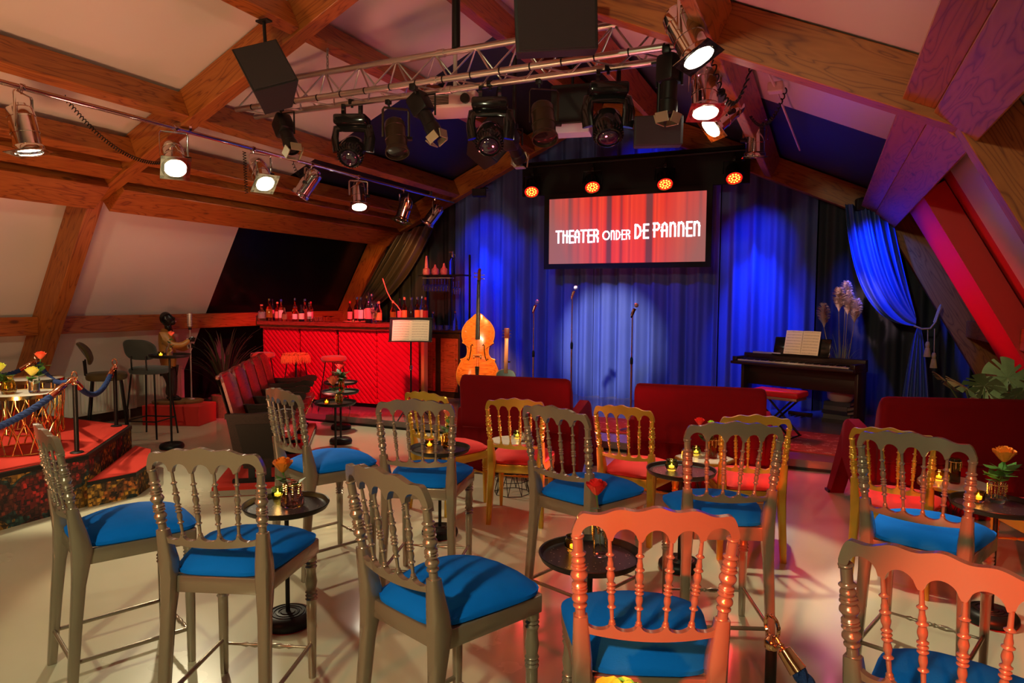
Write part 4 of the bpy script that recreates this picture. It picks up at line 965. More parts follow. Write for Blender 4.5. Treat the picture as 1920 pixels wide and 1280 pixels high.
def bottle(x, y, z, h, r, sh, gcol, lab, cap, label, grp='spirit bottles along the bar top', dimp=False):
    t = thing('liquor_bottle', label, 'bottle', (x, y, z), random.random()*6, grp)
    p = {'round': [(0, 0), (r, 0), (r, h*.58), (r*.9, h*.64), (r*.36, h*.74), (r*.33, h*.93), (0, h*.93)],
         'wine': [(0, 0), (r, 0), (r, h*.55), (r*.8, h*.64), (r*.4, h*.74), (r*.37, h*.93), (0, h*.93)],
         'squat': [(0, 0), (r*1.05, 0), (r*1.1, h*.1), (r*1.05, h*.5), (r*.85, h*.6), (r*.4, h*.7), (r*.36, h*.93), (0, h*.93)],
         'decanter': [(0, 0), (r, 0), (r*1.1, h*.05), (r*.95, h*.45), (r*.35, h*.7), (r*.35, h*.86), (r*.6, h*.88), (0, h*.9)]}[sh]
    MB().lathe(p, seg=18).obj('bottle_body', bcol[gcol], t, ang=55)
    if lab: MB().lathe([(r*1.012, h*.14), (r*1.018, h*.15), (r*1.018, h*.48), (r*1.012, h*.49)], seg=18).obj('bottle_label', LB[lab], t)
    MB().lathe([(0, h*.9), (r*.42, h*.9), (r*.42, h*.985), (r*.3, h), (0, h)], seg=12).obj('cap', CAPS[cap], t)
    return t
BL = [ # x, y, h, r, shape, glass, label, cap, words
 (-7.70, 7.82, .24, .050, 'squat', 'clear', 'white', 'cork', 'squat white labelled bottle at the far left end of bar'),
 (-7.61, 7.95, .32, .032, 'wine', 'dark', 'pinkl', 'black', 'slim dark bottle second from the left end of bar'),
 (-7.53, 7.80, .33, .045, 'squat', 'amber', 'cream', 'gold', 'broad amber bottle with large orange stopper in left group'),
 (-7.40, 7.83, .28, .040, 'round', 'red', 'pinkl', 'cork', 'red liquor bottle with pale stopper in left group'),
 (-7.30, 7.80, .32, .038, 'round', 'clear', 'white', 'blue', 'clear bottle with blue cap in left group'),
 (-7.20, 7.76, .20, .036, 'squat', 'pink', 'cream', 'gold', 'short pinkish bottle before the orange capped one'),
 (-7.13, 7.90, .34, .036, 'round', 'amber', 'orange', 'silver', 'tall bottle with orange neck and pourer in left group'),
 (-7.04, 7.80, .22, .036, 'round', 'red', 'white', 'silver', 'short red bottle in front near middle of left group'),
 (-6.96, 7.92, .33, .046, 'squat', 'clear', None, 'silver', 'round metallic shaker bottle at back of left group'),
 (-6.90, 7.78, .24, .040, 'round', 'dark', 'cream', 'black', 'dark bottle with large cream label in left group'),
 (-6.83, 7.90, .29, .034, 'round', 'amber', 'pinkl', 'red', 'bottle with reddish stopper behind the dark one'),
 (-6.77, 7.80, .28, .032, 'decanter', 'clear', 'white', 'silver', 'slim clear decanter at right end of left group'),
 (-6.22, 8.02, .30, .034, 'wine', 'red', 'pinkl', 'red', 'small bottle with red neck, first of right group'),
 (-6.12, 8.05, .36, .038, 'round', 'red', 'pinkl', 'silver', 'rose coloured bottle with pourer, second of right group'),
 (-6.03, 8.02, .36, .038, 'round', 'dark', 'white', 'silver', 'dark bottle with white striped label in right group'),
 (-5.94, 8.05, .38, .044, 'round', 'amber', 'cream', 'gold', 'tall golden whisky bottle with cream label and stopper'),
 (-5.84, 8.02, .41, .040, 'round', 'clear', 'cream', 'silver', 'tallest bottle with square cream label beside whisky bottle'),
 (-5.73, 7.80, .42, .046, 'wine', 'dark', 'pinkl', 'black', 'big black wine bottle with pink label before the beam'),
 (-5.56, 7.80, .30, .042, 'wine', 'pink', 'orange', 'cork', 'rose wine bottle with orange label beside stemmed glass'),
 (-5.45, 7.98, .31, .040, 'squat', 'amber', 'cream', 'cork', 'bottle with pale cork just left of the music stand'),
 (-5.46, 8.16, .34, .034, 'round', 'red', 'pinkl', 'black', 'first dark capped bottle above the music stand'),
 (-5.395, 8.18, .36, .038, 'round', 'amber', 'orange', 'cork', 'orange labelled bottle with cork above the music stand'),
 (-5.31, 8.22, .36, .042, 'squat', 'dark', 'orange', 'silver', 'broad dark bottle above the centre of music stand'),
 (-5.215, 8.23, .37, .038, 'round', 'amber', 'orange', 'silver', 'amber bottle with orange label above the music stand'),
 (-5.15, 8.25, .38, .024, 'wine', 'clear', 'cream', 'silver', 'slim bottle with silver top above the music stand'),
 (-5.08, 8.23, .36, .036, 'round', 'amber', 'redl', 'red', 'bottle with red label, last before the dark shelves')]
for x, y, h, r_, sh, g, lb, cp, wd in BL: bottle(x, y, BT+.001, h, r_, sh, g, lb, cp, wd)
def wineglass(x, y, z, label, h=.24, flip=False, grp=None, parts=True, k=1):
    t = thing('wine_glass', label, 'glass', (x, y, z), 0, grp)
    if flip: t.rotation_euler = (PI, 0, 0)
    MB().lathe([(.03*k, 0), (.031*k, .002), (.004, .006), (.0035, h*.42), (.018*k, h*.48), (.036*k, h*.62), (.037*k, h*.75), (.028*k, h), (.026*k, h), (.035*k, h*.75), (.034*k, h*.63), (.0, h*.47)], seg=16).obj('glass_bowl', CLEARG, t, ang=60); return t
wineglass(-5.64, 7.76, BT+.001, 'tall stemmed wine glass beside the big black wine bottle', .30)
wineglass(-5.55, 7.70, BT+.001, 'stemmed wine glass at right beside the rose wine', .29)
t = thing('cutting_tray', 'low tray with fruit before the right group of bottles', 'tray', (-5.98, 7.83, BT+.001))
MB().lathe([(0, 0), (.16, 0), (.18, .02), (.17, .02), (.155, .006), (0, .006)]).obj('tray', P('red_tray', (.5, .15, .1), .4), t)
t = thing('brass_bell', 'small brass counter bell on the bar before the whisky bottle', 'bell', (-5.93, 7.72, BT+.001)); MB().lathe([(.028, 0), (.03, .01), (.018, .03), (.014, .045), (.004, .05), (.004, .06), (0, .06)]).obj('bell', BRASS, t)
for k, x in enumerate((-6.70, -6.64, -6.58)):
    o = MB().lathe([(0, 0), (.025, 0), (.03, .005), (.034, .07), (.032, .07), (.028, .008), (0, .008)]).obj('tumbler', CLEARG, loc=(x, 7.76+.03*k, BT+.001)); tag(o, 'small clear tumbler in the gap between the bottle groups', 'glass', 'tumblers on the bar')
for k, x in enumerate((-6.48, -6.38)): 
    o = MB().lathe([(.03, 0), (.03, .003), (.004, .006), (.004, .07), (.055, .085), (.052, .085), (.0, .072)]).obj('coupe_glass', CLEARG, loc=(x, 7.80, BT+.001)); tag(o, ('left' if k == 0 else 'right')+' shallow coupe glass in the gap between the bottle groups', 'glass', 'coupe glasses on the bar')
# bar stools
SHAG = P('orange_shag', (.75, .28, .06), .95, 0, .3, 50, 1, 150)
def bar_stool(label, shag):
    t = thing('bar_stool', label, 'stool')
    if shag:
        mb = MB(); mb.lathe([(0, .66), (.16, .66), (.175, .68), (.17, .73), (.1, .745), (0, .748)], seg=32)
        for k in range(420):
            a = random.random()*6.28; q_ = random.random(); 
            if q_ < .5: p = Vector((.17*math.cos(a), .17*math.sin(a), .735)); e = Vector((.195*math.cos(a+.1), .195*math.sin(a+.1), .62+.03*random.random()))
            else: r_ = .16*math.sqrt(random.random()); p = Vector((r_*math.cos(a), r_*math.sin(a), .74)); e = p+Vector((.03*math.cos(a*7), .03*math.sin(a*7), .018))
            mb.tube([p, (p+e)/2+Vector((.008*math.cos(a), .008*math.sin(a), .006)), e], [.006, .005, .002], 4)
        mb.obj('seat', SHAG, t)
    else: MB().lathe([(0, .67), (.15, .67), (.165, .685), (.168, .71), (.155, .735), (.1, .745), (0, .748)], seg=32).obj('seat', P('rust_velvet', (.42, .06, .02), .8, sheen=.3), t)
    for k in range(4):
        a = PI/4+PI/2*k; MB().cyl((.11*math.cos(a), .11*math.sin(a), .67), (.21*math.cos(a), .21*math.sin(a), 0), .007).obj('leg', BLK, t)
    mb = MB(); q_ = [(.185*math.cos(PI/4+PI/2*k), .185*math.sin(PI/4+PI/2*k), .17) for k in range(4)]
    for k in range(4): mb.cyl(q_[k], q_[(k+1) % 4], .006)
    mb.obj('footrest', BLK, t); return t
o = bar_stool('bar stool with shaggy orange fringed seat before the quilted bar', True); o.location = (-6.60, 7.32, STG)
o = bar_stool('rust coloured round bar stool behind the grey green tray tables', False); o.location = (-5.98, 7.36, STG); o['group'] = 'rust bar stools'
dup(o, (-7.22, 7.34, STG), .3, 'rust coloured round bar stool at the left end of the bar', 'rust bar stools')
# back cabinet with shelves
t = thing('back_cabinet', 'dark wooden bar cabinet with open shelves above', 'cabinet', (-5.42, 9.35, STG))
MB().box((0, 0, .50), (.78, .44, 1.0), bev=.006).obj('body', DARKWOOD, t, smooth=False)
MB().box((0, 0, 1.015), (.82, .48, .03), bev=.004).obj('worktop', DARKWOOD, t, smooth=False)
for x0 in (-.18, .215):
    o = MB().box((0, 0, 0), (.30, .02, .82), bev=.004).box((0, -.008, 0), (.20, .02, .72), bev=.012, seg=1).obj('cabinet_door', REDWOOD, t, smooth=False); o.location = (x0, -.225, .50)
    k_ = MB().sphere((0, 0, 0), .012, 10).obj('knob', BRASS, o); k_.location = (.13, -.02, .1)
for x0 in (-.38, .06, .39): MB().box((x0, .1, 1.6), (.025, .025, 1.2)).obj('shelf_post', BLK, t, smooth=False)
MB().box((.0, .0, 1.88), (.80, .26, .02)).obj('shelf', BLK, t, smooth=False)
MB().box((-.12, -.05, 1.84), (.5, .012, .012)).box((-.12, .05, 1.84), (.5, .012, .012)).obj('glass_rail', CHROME, t, smooth=False)
k = 0
for i in range(8):
    for j in range(2): wineglass(-5.76+i*.055, 9.28+j*.09, STG+1.835, 'upside down stemmed glass hanging under the shelf left of the blue curtain', .20, True, 'glasses hanging under the cabinet shelf', k=.75)
for i in range(3): wineglass(-5.22+i*.045, 9.28, STG+1.79, 'upside down stemmed glass hanging beside the dark shelf post', .20, True, 'glasses hanging right of the post', k=.7)
SIPH = glass('siphon_glass', (.4, .6, .9))
def siphon(x, y, z, label, mat=SIPH, h=.36):
    t = thing('soda_siphon', label, 'siphon', (x, y, z))
    MB().lathe([(0, 0), (.045, 0), (.048, .02), (.048, h*.55), (.03, h*.68), (.016, h*.74), (0, h*.74)]).obj('siphon_body', mat, t, ang=60)
    MB().lathe([(.018, h*.74), (.02, h*.82), (.012, h*.9), (.012, h), (0, h)]).tube([(0, 0, h*.88), (.05, 0, h*.86), (.055, 0, h*.76)], .006, 6).box((-.025, 0, h*.97), (.07, .012, .01)).obj('siphon_head', CHROME, t); return t
siphon(-5.27, 9.33, STG+1.891, 'blue lit glass soda siphon on top of the shelf')
JAR = P('striped_mug', (.5, .18, .3), .35, 0, .6, 30)
for i, x in enumerate((-5.74, -5.58, -5.42)):
    t = thing('decorated_jar', ['left decorated jar with tall spout on the shelf', 'middle round decorated jar on the shelf', 'right decorated jar on the shelf beside the siphon'][i], 'jar', (x, 9.33, STG+1.891)); h = (.30, .16, .18)[i]
    MB().lathe([(0, 0), (.05, 0), (.06, .03), (.055, .09), (.03, .11), (.02, h*.8), (.012, h), (0, h)]).obj('jar_body', JAR, t)
for i, (x, y, h, sh, g, lb) in enumerate(((-5.70, 9.2, .26, 'round', 'dark', 'dark bottle on the cabinet top behind music stand'), (-5.60, 9.3, .28, 'decanter', 'clear', 'clear bottle on the cabinet top behind music stand'), (-5.20, 9.3, .30, 'decanter', 'clear', 'tall crystal decanter on the cabinet top at right'))):
    bottle(x, y, STG+1.032, h, .035, sh, g, None if i else 'cream', 'silver' if i else 'gold', lb, 'bottles on the cabinet top')
for i in range(7):
    o = MB().lathe([(0, 0), (.022, 0), (.026, .005), (.028, .075), (.026, .075), (.022, .008), (0, .008)]).obj('tumbler', CLEARG, loc=(-5.52+i*.058, 9.2+.05*(i % 2), STG+1.032)); tag(o, 'blue lit tumbler on the cabinet top between the bottles', 'glass', 'tumblers on the cabinet')
# hooked cord at the beam end
tag(MB().tube([(-5.72, 8.12, 1.90), (-5.65, 8.12, 1.72), (-5.58, 8.12, 1.60), (-5.48, 8.12, 1.52), (-5.40, 8.10, 1.44), (-5.42, 8.10, BT)], .008, 6).obj('barrier_branch', P('pale_branch', (.55, .3, .15), .7)), 'bent pale branch rising behind the bottles at the beam', 'branch')

# ------------------------------------------------------------------ raised platform at the left, step, rope posts, drum tables
m, n, l, b = nt('mosaic_fabric'); setp(b, rough=.8)
tc = n.new('ShaderNodeTexCoord'); vo = n.new('ShaderNodeTexVoronoi'); vo.inputs['Scale'].default_value = 34; vo.distance = 'CHEBYCHEV'; l.new(tc.outputs['Object'], vo.inputs['Vector'])
no = n.new('ShaderNodeTexNoise'); no.inputs['Scale'].default_value = 3.2; no.inputs['Detail'].default_value = 3; l.new(tc.outputs['Object'], no.inputs['Vector'])
ra = ramp(n, l, no.outputs['Fac'], [(.32, (.30, .012, .01)), (.42, (.12, .02, .01)), (.48, (.015, .05, .05)), (.53, (.40, .20, .02)), (.62, (.35, .10, .015)), (.7, (.01, .012, .012))], 'CONSTANT')
rb = ramp(n, l, vo.outputs['Color'], [(.25, (.12,)*3), (.5, (.7,)*3), (.8, (1.5, 1.4, 1.1))])
mx = n.new('ShaderNodeMix'); mx.data_type = 'RGBA'; mx.blend_type = 'MULTIPLY'; mx.inputs['Factor'].default_value = 1; l.new(ra.outputs['Color'], mx.inputs['A']); l.new(rb.outputs['Color'], mx.inputs['B'])
rc = ramp(n, l, vo.outputs['Distance'], [(.30, (1,)*3), (.42, (.15,)*3)]); m2 = n.new('ShaderNodeMix'); m2.data_type = 'RGBA'; m2.blend_type = 'MULTIPLY'; m2.inputs['Factor'].default_value = .8
l.new(mx.outputs['Result'], m2.inputs['A']); l.new(rc.outputs['Color'], m2.inputs['B']); l.new(m2.outputs['Result'], b.inputs['Base Color']); MOS = m
def podium(name, label, ol, h, rim=.035):
    t = thing(name, label, 'platform')
    MB().prism(ol, 0, h-rim, lambda u, v, q: (u, v, q)).obj('patterned_side', MOS, t, smooth=False)
    c = Vector((sum(p[0] for p in ol)/len(ol), sum(p[1] for p in ol)/len(ol)))
    MB().prism([((p[0]-c.x)*1.004+c.x, (p[1]-c.y)*1.004+c.y) for p in ol], h-rim, h-.002, lambda u, v, q: (u, v, q)).obj('black_edge', BLK, t, smooth=False)
    MB().prism([((p[0]-c.x)*.985+c.x, (p[1]-c.y)*.985+c.y) for p in ol], h-.004, h+.002, lambda u, v, q: (u, v, q)).obj('carpet_top', CARPET, t, smooth=False)
    return t
podium('raised_platform', 'red carpeted platform with mosaic patterned sides at the left', [(-5.14, .9), (-5.14, 3.40), (-5.96, 4.37), (-8.3, 4.37), (-8.3, .9)], .40)
podium('step', 'low red carpeted step against the platform corner', [(-5.10, 3.36), (-5.03, 3.72), (-5.20, 3.98), (-5.68, 4.36), (-5.95, 4.40), (-5.14, 3.42)], .20, .03)
def rope_post(label):
    t = thing('rope_post', label, 'post')
    MB().cyl((0, 0, .004), (0, 0, .54), .017).obj('pole', BLK, t); MB().lathe([(0, 0), (.045, 0), (.05, .005), (.04, .012), (0, .014)]).obj('foot_plate', BLK, t)
    MB().lathe([(.019, .535), (.022, .54), (.022, .56), (.016, .568), (.010, .575), (0, .576)]).tube([(.032*math.cos(a), 0, .604+.032*math.sin(a)) for a in [2*PI*k/20 for k in range(20)]], .006, 8, closed=True).obj('ring', P('copper_gold', (.95, .55, .32), .1, 1), t)
    return t
GP = 'black rope posts on the platform edge'
PZ = .402
ps = [(-5.27, 3.40, 'black rope post at the front corner of the platform'), (-6.03, 4.27, 'black rope post at the right rear corner of the platform'), (-7.20, 4.27, 'black rope post at the back edge by the radiator'), (-7.75, 3.85, 'black rope post at the far left beside the red armchair')]
rp = rope_post(ps[0][2])
for i, (x, y, lb) in enumerate(ps):
    o = rp if i == 0 else dup(rp, (x, y, PZ), 0, lb)
    o.location = (x, y, PZ); o['group'] = GP
dup(rp, (-.115, 2.19, .02), R(-50), 'dark rope post with copper ring at the lower right, standing on the floor', scale=1.0)
o = tag(MB().lathe([(0, 0), (.13, 0), (.13, .012), (.11, .02), (0, .02)], seg=32).obj('post_base', BLK, loc=(-.115, 2.19, 0)), 'round black base plate under the copper ringed rope post', 'base')
COPPER = P('copper_gold', (.95, .55, .32), .1, 1)
def rope(a, b_, sag, label, r=.021):
    t = thing('barrier_rope', label, 'rope'); a = Vector(a); b_ = Vector(b_); d = (b_-a)
    def pt(u): p = a.lerp(b_, u); p.z -= sag*(1-(2*u-1)**2); return p
    L = d.length; e = min(.17, .10/L+.02)
    N_ = max(24, int(L*70)); 
    for s_ in range(3):
        pts = []; 
        for i in range(N_*2+1):
            u = e+(1-2*e)*i/(N_*2); p = pt(u); tn = (pt(u+.01)-pt(u-.01)).normalized(); up = Vector((0, 0, 1)); up = (up-tn*up.dot(tn)).normalized(); sd = tn.cross(up); ph = 2*PI*(L*u*11)+2*PI*s_/3
            pts.append(p+(up*math.cos(ph)+sd*math.sin(ph))*r*.48)
        MB().tube(pts, r*.62, 7).obj('strand', ROPE, t)
    for u0, u1 in ((.35*e, e*1.25), (1-.35*e, 1-e*1.25)):
        MB().turn(pt(u0), pt(u1), [(0, r*.5), (.1, r*.95), (.85, r*1.2), (1, r*1.25)], 14).obj('end_sleeve', COPPER, t)
        MB().cyl(pt(0 if u0 < .5 else 1), pt(u0), .006).sphere(pt(u0*.7 if u0 < .5 else 1-(1-u0)*.7), .010, 8).obj('snap_hook', COPPER, t)
    return t
RZ = PZ+.585
tp = [Vector((p[0], p[1], RZ)) for p in ps]
rope(tp[0]+Vector((0, -.02, 0)), (-5.27, 1.75, RZ), .33, 'long blue rope hanging in front of the drum tables', .024)
rope(tp[0]+Vector((-.02, 0, 0)), tp[1], .20, 'blue rope across the platform corner above the step')
rope(tp[0]+Vector((-.03, .02, .0)), tp[2], .12, 'blue rope running back from the corner post to the radiator side')
rope(tp[2], tp[3], .16, 'dark blue rope at the back left of the platform behind flowers')
rope((-.10, 2.17, .60), (.20, 2.02, .40), .045, 'blue rope with copper end hooked to the post at lower right', .022)
# drum tables
MIRR = P('mirror_top', (.95, .9, .8), .18, .35)
def drum(label, r=.25, h=.46):
    t = thing('drum_table', label, 'table')
    MB().lathe([(0, h-.012), (r-.006, h-.012), (r-.006, h-.006), (0, h-.006)], seg=48).obj('mirror_top', MIRR, t)
    MB().lathe([(r-.006, h-.028), (r+.004, h-.028), (r+.004, h), (r-.006, h)], seg=48).obj('rim', BRASS, t)
    n_ = 14
    for k in range(n_):
        a = 2*PI*k/n_; A = lambda an, rr, z: Vector((rr*math.cos(an), rr*math.sin(an), z)); da = PI/n_*1.6
        mb = MB()
        mb.tube([A(a, r, h-.02), A(a, r*.97, h*.55), A(a+da*.5, r*.92, h*.35), A(a+da, r*.95, .006)], .0055, 6).tube([A(a, r*.97, h*.55), A(a-da*.5, r*.92, h*.35), A(a-da, r*.95, .006)], .0055, 6)
        mb.obj('wire', BRASS, t)
    MB().tube([(r*.95*math.cos(2*PI*k/40), r*.95*math.sin(2*PI*k/40), .008) for k in range(40)], .006, 6, closed=True).obj('foot_ring', BRASS, t)
    return t
o = drum('larger gold wire drum table with mirrored top, nearest on the platform', .26); o.location = (-5.72, 3.27, PZ); o['group'] = 'gold wire drum tables'
o2 = dup(o, (-6.40, 3.76, PZ), .2, 'smaller gold wire drum table behind the nearer one', 'gold wire drum tables'); o2.scale = (.9, .9, 1.06)
vase('jug', YELG, (-5.76, 3.20, PZ+.456), 'yellow glass vase with lime leaves on the nearer drum table', False, scale=1.2)
vase('tumbler', CLEARG, (-5.66, 3.33, PZ+.456), 'clear glass vase with yellow bloom on the nearer drum table', False, scale=1.3)
rose((.75, .8, .1), (-5.76, 3.20, PZ+.47), 'lime green bloom with broad leaves on the nearer drum table', .16, (-.06, -.03), 4, 1.5, nm='green_bloom')
rose((.95, .75, .15), (-5.66, 3.33, PZ+.47), 'pale yellow bloom in the clear vase on the drum table', .12, (.0, -.01), 2, 1.6, nm='yellow_bloom')
rose((.9, .12, .05), (-5.66, 3.36, PZ+.47), 'red orange rose standing tall on the nearer drum table', .25, (.01, .02), 5, 1.3)
t = thing('armchair', 'red velvet armchair cut off by the left edge on the platform', 'armchair', (-7.35, 3.30, PZ), R(-40))
MB().box((0, 0, .30), (.6, .6, .22), bev=.05, seg=3).obj('seat', REDV, t); MB().box((0, -.3, .58), (.62, .12, .7), bev=.05, seg=3).obj('backrest', REDV, t)
for s_ in (-1, 1): MB().box((s_*.32, 0, .42), (.1, .6, .42), bev=.04, seg=3).obj('armrest', REDV, t); MB().cyl((s_*.25, -.25, 0), (s_*.25, -.25, .2), .02).obj('leg', BLK, t); MB().cyl((s_*.25, .25, 0), (s_*.25, .25, .2), .02).obj('leg', BLK, t)
# radiators on the knee wall
RADM = P('radiator_white', (.75, .70, .6), .4)
def radiator(y0, y1, label):
    t = thing('radiator', label, 'radiator', (-8.37, y0, -.03)); L = y1-y0; mb = MB(); nn = int(L/.05)
    mb.box((0, L/2, .41), (.03, L, .50), bev=.006)
    for k in range(nn): mb.box((.02, (k+.5)*L/nn, .41), (.014, L/nn*.62, .44), bev=.005)
    mb.obj('panel', RADM, t); MB().box((-.03, L/2, .665), (.09, L, .012)).obj('top_grille', RADM, t)
    MB().cyl((0, L-.1, .16), (0, L-.1, 0), .008).obj('pipe', RADM, t); return t
radiator(5.24, 6.22, 'white ribbed radiator behind the olive stool'); radiator(6.34, 6.95, 'white ribbed radiator behind the grey stool and statue')
# upholstered high stools
def high_stool(name, label, mat, loc, rz):
    t = thing(name, label, 'stool', loc, rz)
    MB().rings([[Vector((.20*k*(abs(math.cos(a))**.75)*(1 if math.cos(a) > 0 else -1), .19*k*(abs(math.sin(a))**.75)*(1 if math.sin(a) > 0 else -1), z)) for a in [2*PI*i/32 for i in range(32)]] for k, z in ((.9, .735), (1, .745), (1.03, .77), (1, .795), (.9, .81), (.5, .818), (.02, .82))]).obj('seat', mat, t)
    rg = []
    for y, k in ((-.018, .86), (-.012, .97), (0, 1), (.012, .97), (.018, .86)):
        rg.append([Vector((.20*k*(abs(math.cos(a))**.6)*(1 if math.cos(a) > 0 else -1), -.20+y-.05*math.sin(a)+.04*abs(math.cos(a))**2, 1.02+.12*k*(abs(math.sin(a))**.8)*(1 if math.sin(a) > 0 else -1))) for a in [2*PI*i/32 for i in range(32)]])
    MB().rings(rg).obj('backrest', mat, t, ang=70)
    for s_ in (-1, 1): MB().tube([(s_*.09, -.12, .74), (s_*.09, -.19, .80), (s_*.09, -.20, .95)], .009, 8).obj('back_support', BLK, t)
    for sx in (-1, 1):
        for sy in (-1, 1): MB().cyl((sx*.14, sy*.13, .74), (sx*.20, sy*.20, 0), .010).obj('leg', BLK, t)
    mb = MB(); c = [(.187, .185), (-.187, .185), (-.187, -.185), (.187, -.185)]
    for k in range(4): mb.cyl((*c[k], .20), (*c[(k+1) % 4], .20), .008)
    mb.obj('footrest', BLK, t); return t
high_stool('high_stool', 'grey velvet high stool with black legs before the radiators', velvet('grey_velvet', (.045, .055, .052), .2), (-7.10, 5.46, 0), R(18))
high_stool('high_stool', 'olive velvet high stool seen from the side beside the grey one', velvet('olive_velvet', (.07, .05, .01), .1), (-6.95, 4.83, 0), R(-38))

# ------------------------------------------------------------------ old cinema seats in a row on a red carpet base
t = thing('cinema_seat_row', 'row of five old wooden cinema seats with red pads', 'seats', (-5.08, 5.28, 0), R(-53.5))
# local x runs towards the viewer's end, y is where the seats face
MB().box((0, .02, .04), (2.85, .62, .08)).obj('platform', CARPET, t, smooth=False)
MB().box((0, .02, .030), (2.87, .64, .045)).obj('platform_edge', P('grey_edge', (.3, .25, .2), .6), t, smooth=False)
SEATL = P('red_seat_leather', (.45, .012, .015), .35)
for k in range(5):
    xc = 1.04-k*.52
    o = MB(); us = [-.235+.47*i/16 for i in range(17)]
    o.strip(us, lambda u: .42, lambda u: .975-.06*(u/.235)**4, lambda u, v, q: Vector((u, -.10-(v-.42)*.26-.035*(1-(u/.235)**2)+q, v)), .022)
    bk = o.obj('backrest', REDWOOD, t, ang=40); bk.location = (xc, 0, 0)
    q_ = MB()
    for xx, w_ in ((-.17, .10), (0, .16), (.17, .10)): q_.box((xx, 0, 0), (w_, .012, .42), bev=.008, seg=1)
    pn = q_.obj('back_moulding', DARKWOOD, bk, smooth=False); pn.location = (0, -.195, .68); pn.rotation_euler = (R(14.6), 0, 0)
    pn2 = MB().box((0, 0, 0), (.46, .035, .035), bev=.012).obj('top_rail', REDWOOD, bk); pn2.location = (0, -.262, .955)
    st = MB().box((0, 0, 0), (.44, .42, .06), Matrix.Rotation(R(4), 3, 'X'), bev=.025, seg=3).obj('seat', SEATL, t); st.location = (xc, .12, .45)
    mb = MB()
    for i in range(14): mb.sphere((-.20+i*.031, .335-.12+0, -.005), .006, 6)
    s2 = mb.obj('nail_trim', BRASS, st); 
    MB().box((xc, .12, .405), (.40, .36, .03)).obj('seat_board', DARKWOOD, t)
for k in range(6):
    xa = 1.30-k*.52
    ol = [(-.20, .66), (.0, .655), (.16, .665), (.26, .69), (.33, .685), (.36, .66), (.345, .62), (.30, .61), (.10, .615), (-.20, .62)]
    MB().rings([[Vector((xa+dx, y, z)) for y, z in ol] for dx in (-.03, .03)]).obj('armrest', DARKWOOD, t, ang=50)
    ol = [(-.19, .62), (.28, .615), (.26, .52), (.20, .30), (.16, .20), (-.05, .20), (-.14, .35)]
    MB().rings([[Vector((xa+dx, y, z)) for y, z in ol] for dx in (-.018, .018)]).obj('side_panel', DARKWOOD, t, smooth=False)
    if k == 0: MB().rings([[Vector((xa+dx, y, z)) for y, z in [(-.12, .57), (.22, .57), (.17, .28), (-.05, .28)]] for dx in (.018, .024)]).obj('inset_panel', P('dark_inset', (.012, .006, .004), .5, spec=.2), t, smooth=False)
    MB().box((xa, .0, .14), (.03, .05, .14)).box((xa, .13, .14), (.03, .05, .14)).box((xa, .05, .095), (.05, .40, .03)).obj('iron_foot', BLK, t, smooth=False)

# ------------------------------------------------------------------ plinth with singer statue
PLR = R(20.7); pc2 = Vector((-7.52, 6.20, 0))
tag(MB().box((0, 0, .125), (.74, .44, .25), bev=.006).obj('plinth', P('red_plinth_cloth', (.58, .02, .015), .85), smooth=False), 'low red box carrying the singer statue', 'plinth'); o = bpy.data.objects['plinth']; o.location = pc2; o.rotation_euler = (0, 0, PLR)
t = thing('singer_statue', 'statue of a singing man in mustard brown suit beside the big microphone', 'statue', (-7.66, 6.16, .25), R(-48))
MB().rings([[Vector((.0+a*math.cos(q), .1+b_*math.sin(q), z)) for q in [2*PI*i/32 for i in range(32)]] for a, b_, z in ((.17, .30, 0), (.18, .31, .02), (.18, .31, .035), (.16, .29, .045))]).obj('base', P('statue_base', (.2, .09, .03), .5), t)
SKN = P('statue_black', (.015, .010, .008), .25); SUIT = P('statue_suit', (.42, .17, .03), .45, 0, .1, 12); PANT = P('statue_trousers', (.03, .012, .01), .5)
# body: one skinned surface, facing +y
def skinned(name, pts, edges, mat, parent, root=0, sub=2):
    me = bpy.data.meshes.new(name); me.from_pydata([p[0] for p in pts], edges, []); o = bpy.data.objects.new(name, me); C.objects.link(o); o.parent = parent
    me.materials.append(mat); sk = o.modifiers.new('skin', 'SKIN')
    for i, p in enumerate(pts): me.skin_vertices[0].data[i].radius = p[1] if isinstance(p[1], tuple) else (p[1], p[1]); me.skin_vertices[0].data[i].use_root = (i == root)
    ss = o.modifiers.new('sub', 'SUBSURF'); ss.levels = sub; ss.render_levels = sub
    sk.use_smooth_shade = True; return o
B = [((0, 0, .58), (.125, .10)), ((0, -.005, .70), (.125, .10)), ((0, -.02, .84), (.145, .10)), ((0, -.03, .925), (.095, .07)), ((0, -.028, .95), (.05, .05)), ((0, -.026, .962), (.045, .045)),
     ((-.155, -.02, .88), (.062, .062)), ((-.20, .03, .74), (.052, .052)), ((-.13, .16, .69), (.042, .042)), ((-.06, .25, .73), (.030, .030)),
     ((.155, -.02, .88), (.062, .062)), ((.20, .05, .76), (.052, .052)), ((.13, .18, .75), (.042, .042)), ((.05, .26, .82), (.030, .030)),
     ((-.065, 0, .50), (.085, .085)), ((-.07, .03, .30), (.050, .053)), ((-.08, -.01, .10), (.035, .036)), ((-.08, -.01, .06), (.03, .03)),
     ((.065, 0, .50), (.085, .085)), ((.075, .05, .30), (.050, .053)), ((.09, .04, .10), (.035, .036)), ((.09, .04, .06), (.03, .03))]
E_ = [(0, 1), (1, 2), (2, 3), (3, 4), (4, 5), (2, 6), (6, 7), (7, 8), (8, 9), (2, 10), (10, 11), (11, 12), (12, 13), (0, 14), (14, 15), (15, 16), (16, 17), (0, 18), (18, 19), (19, 20), (20, 21)]
skinned('body', B, E_, SUIT, t)
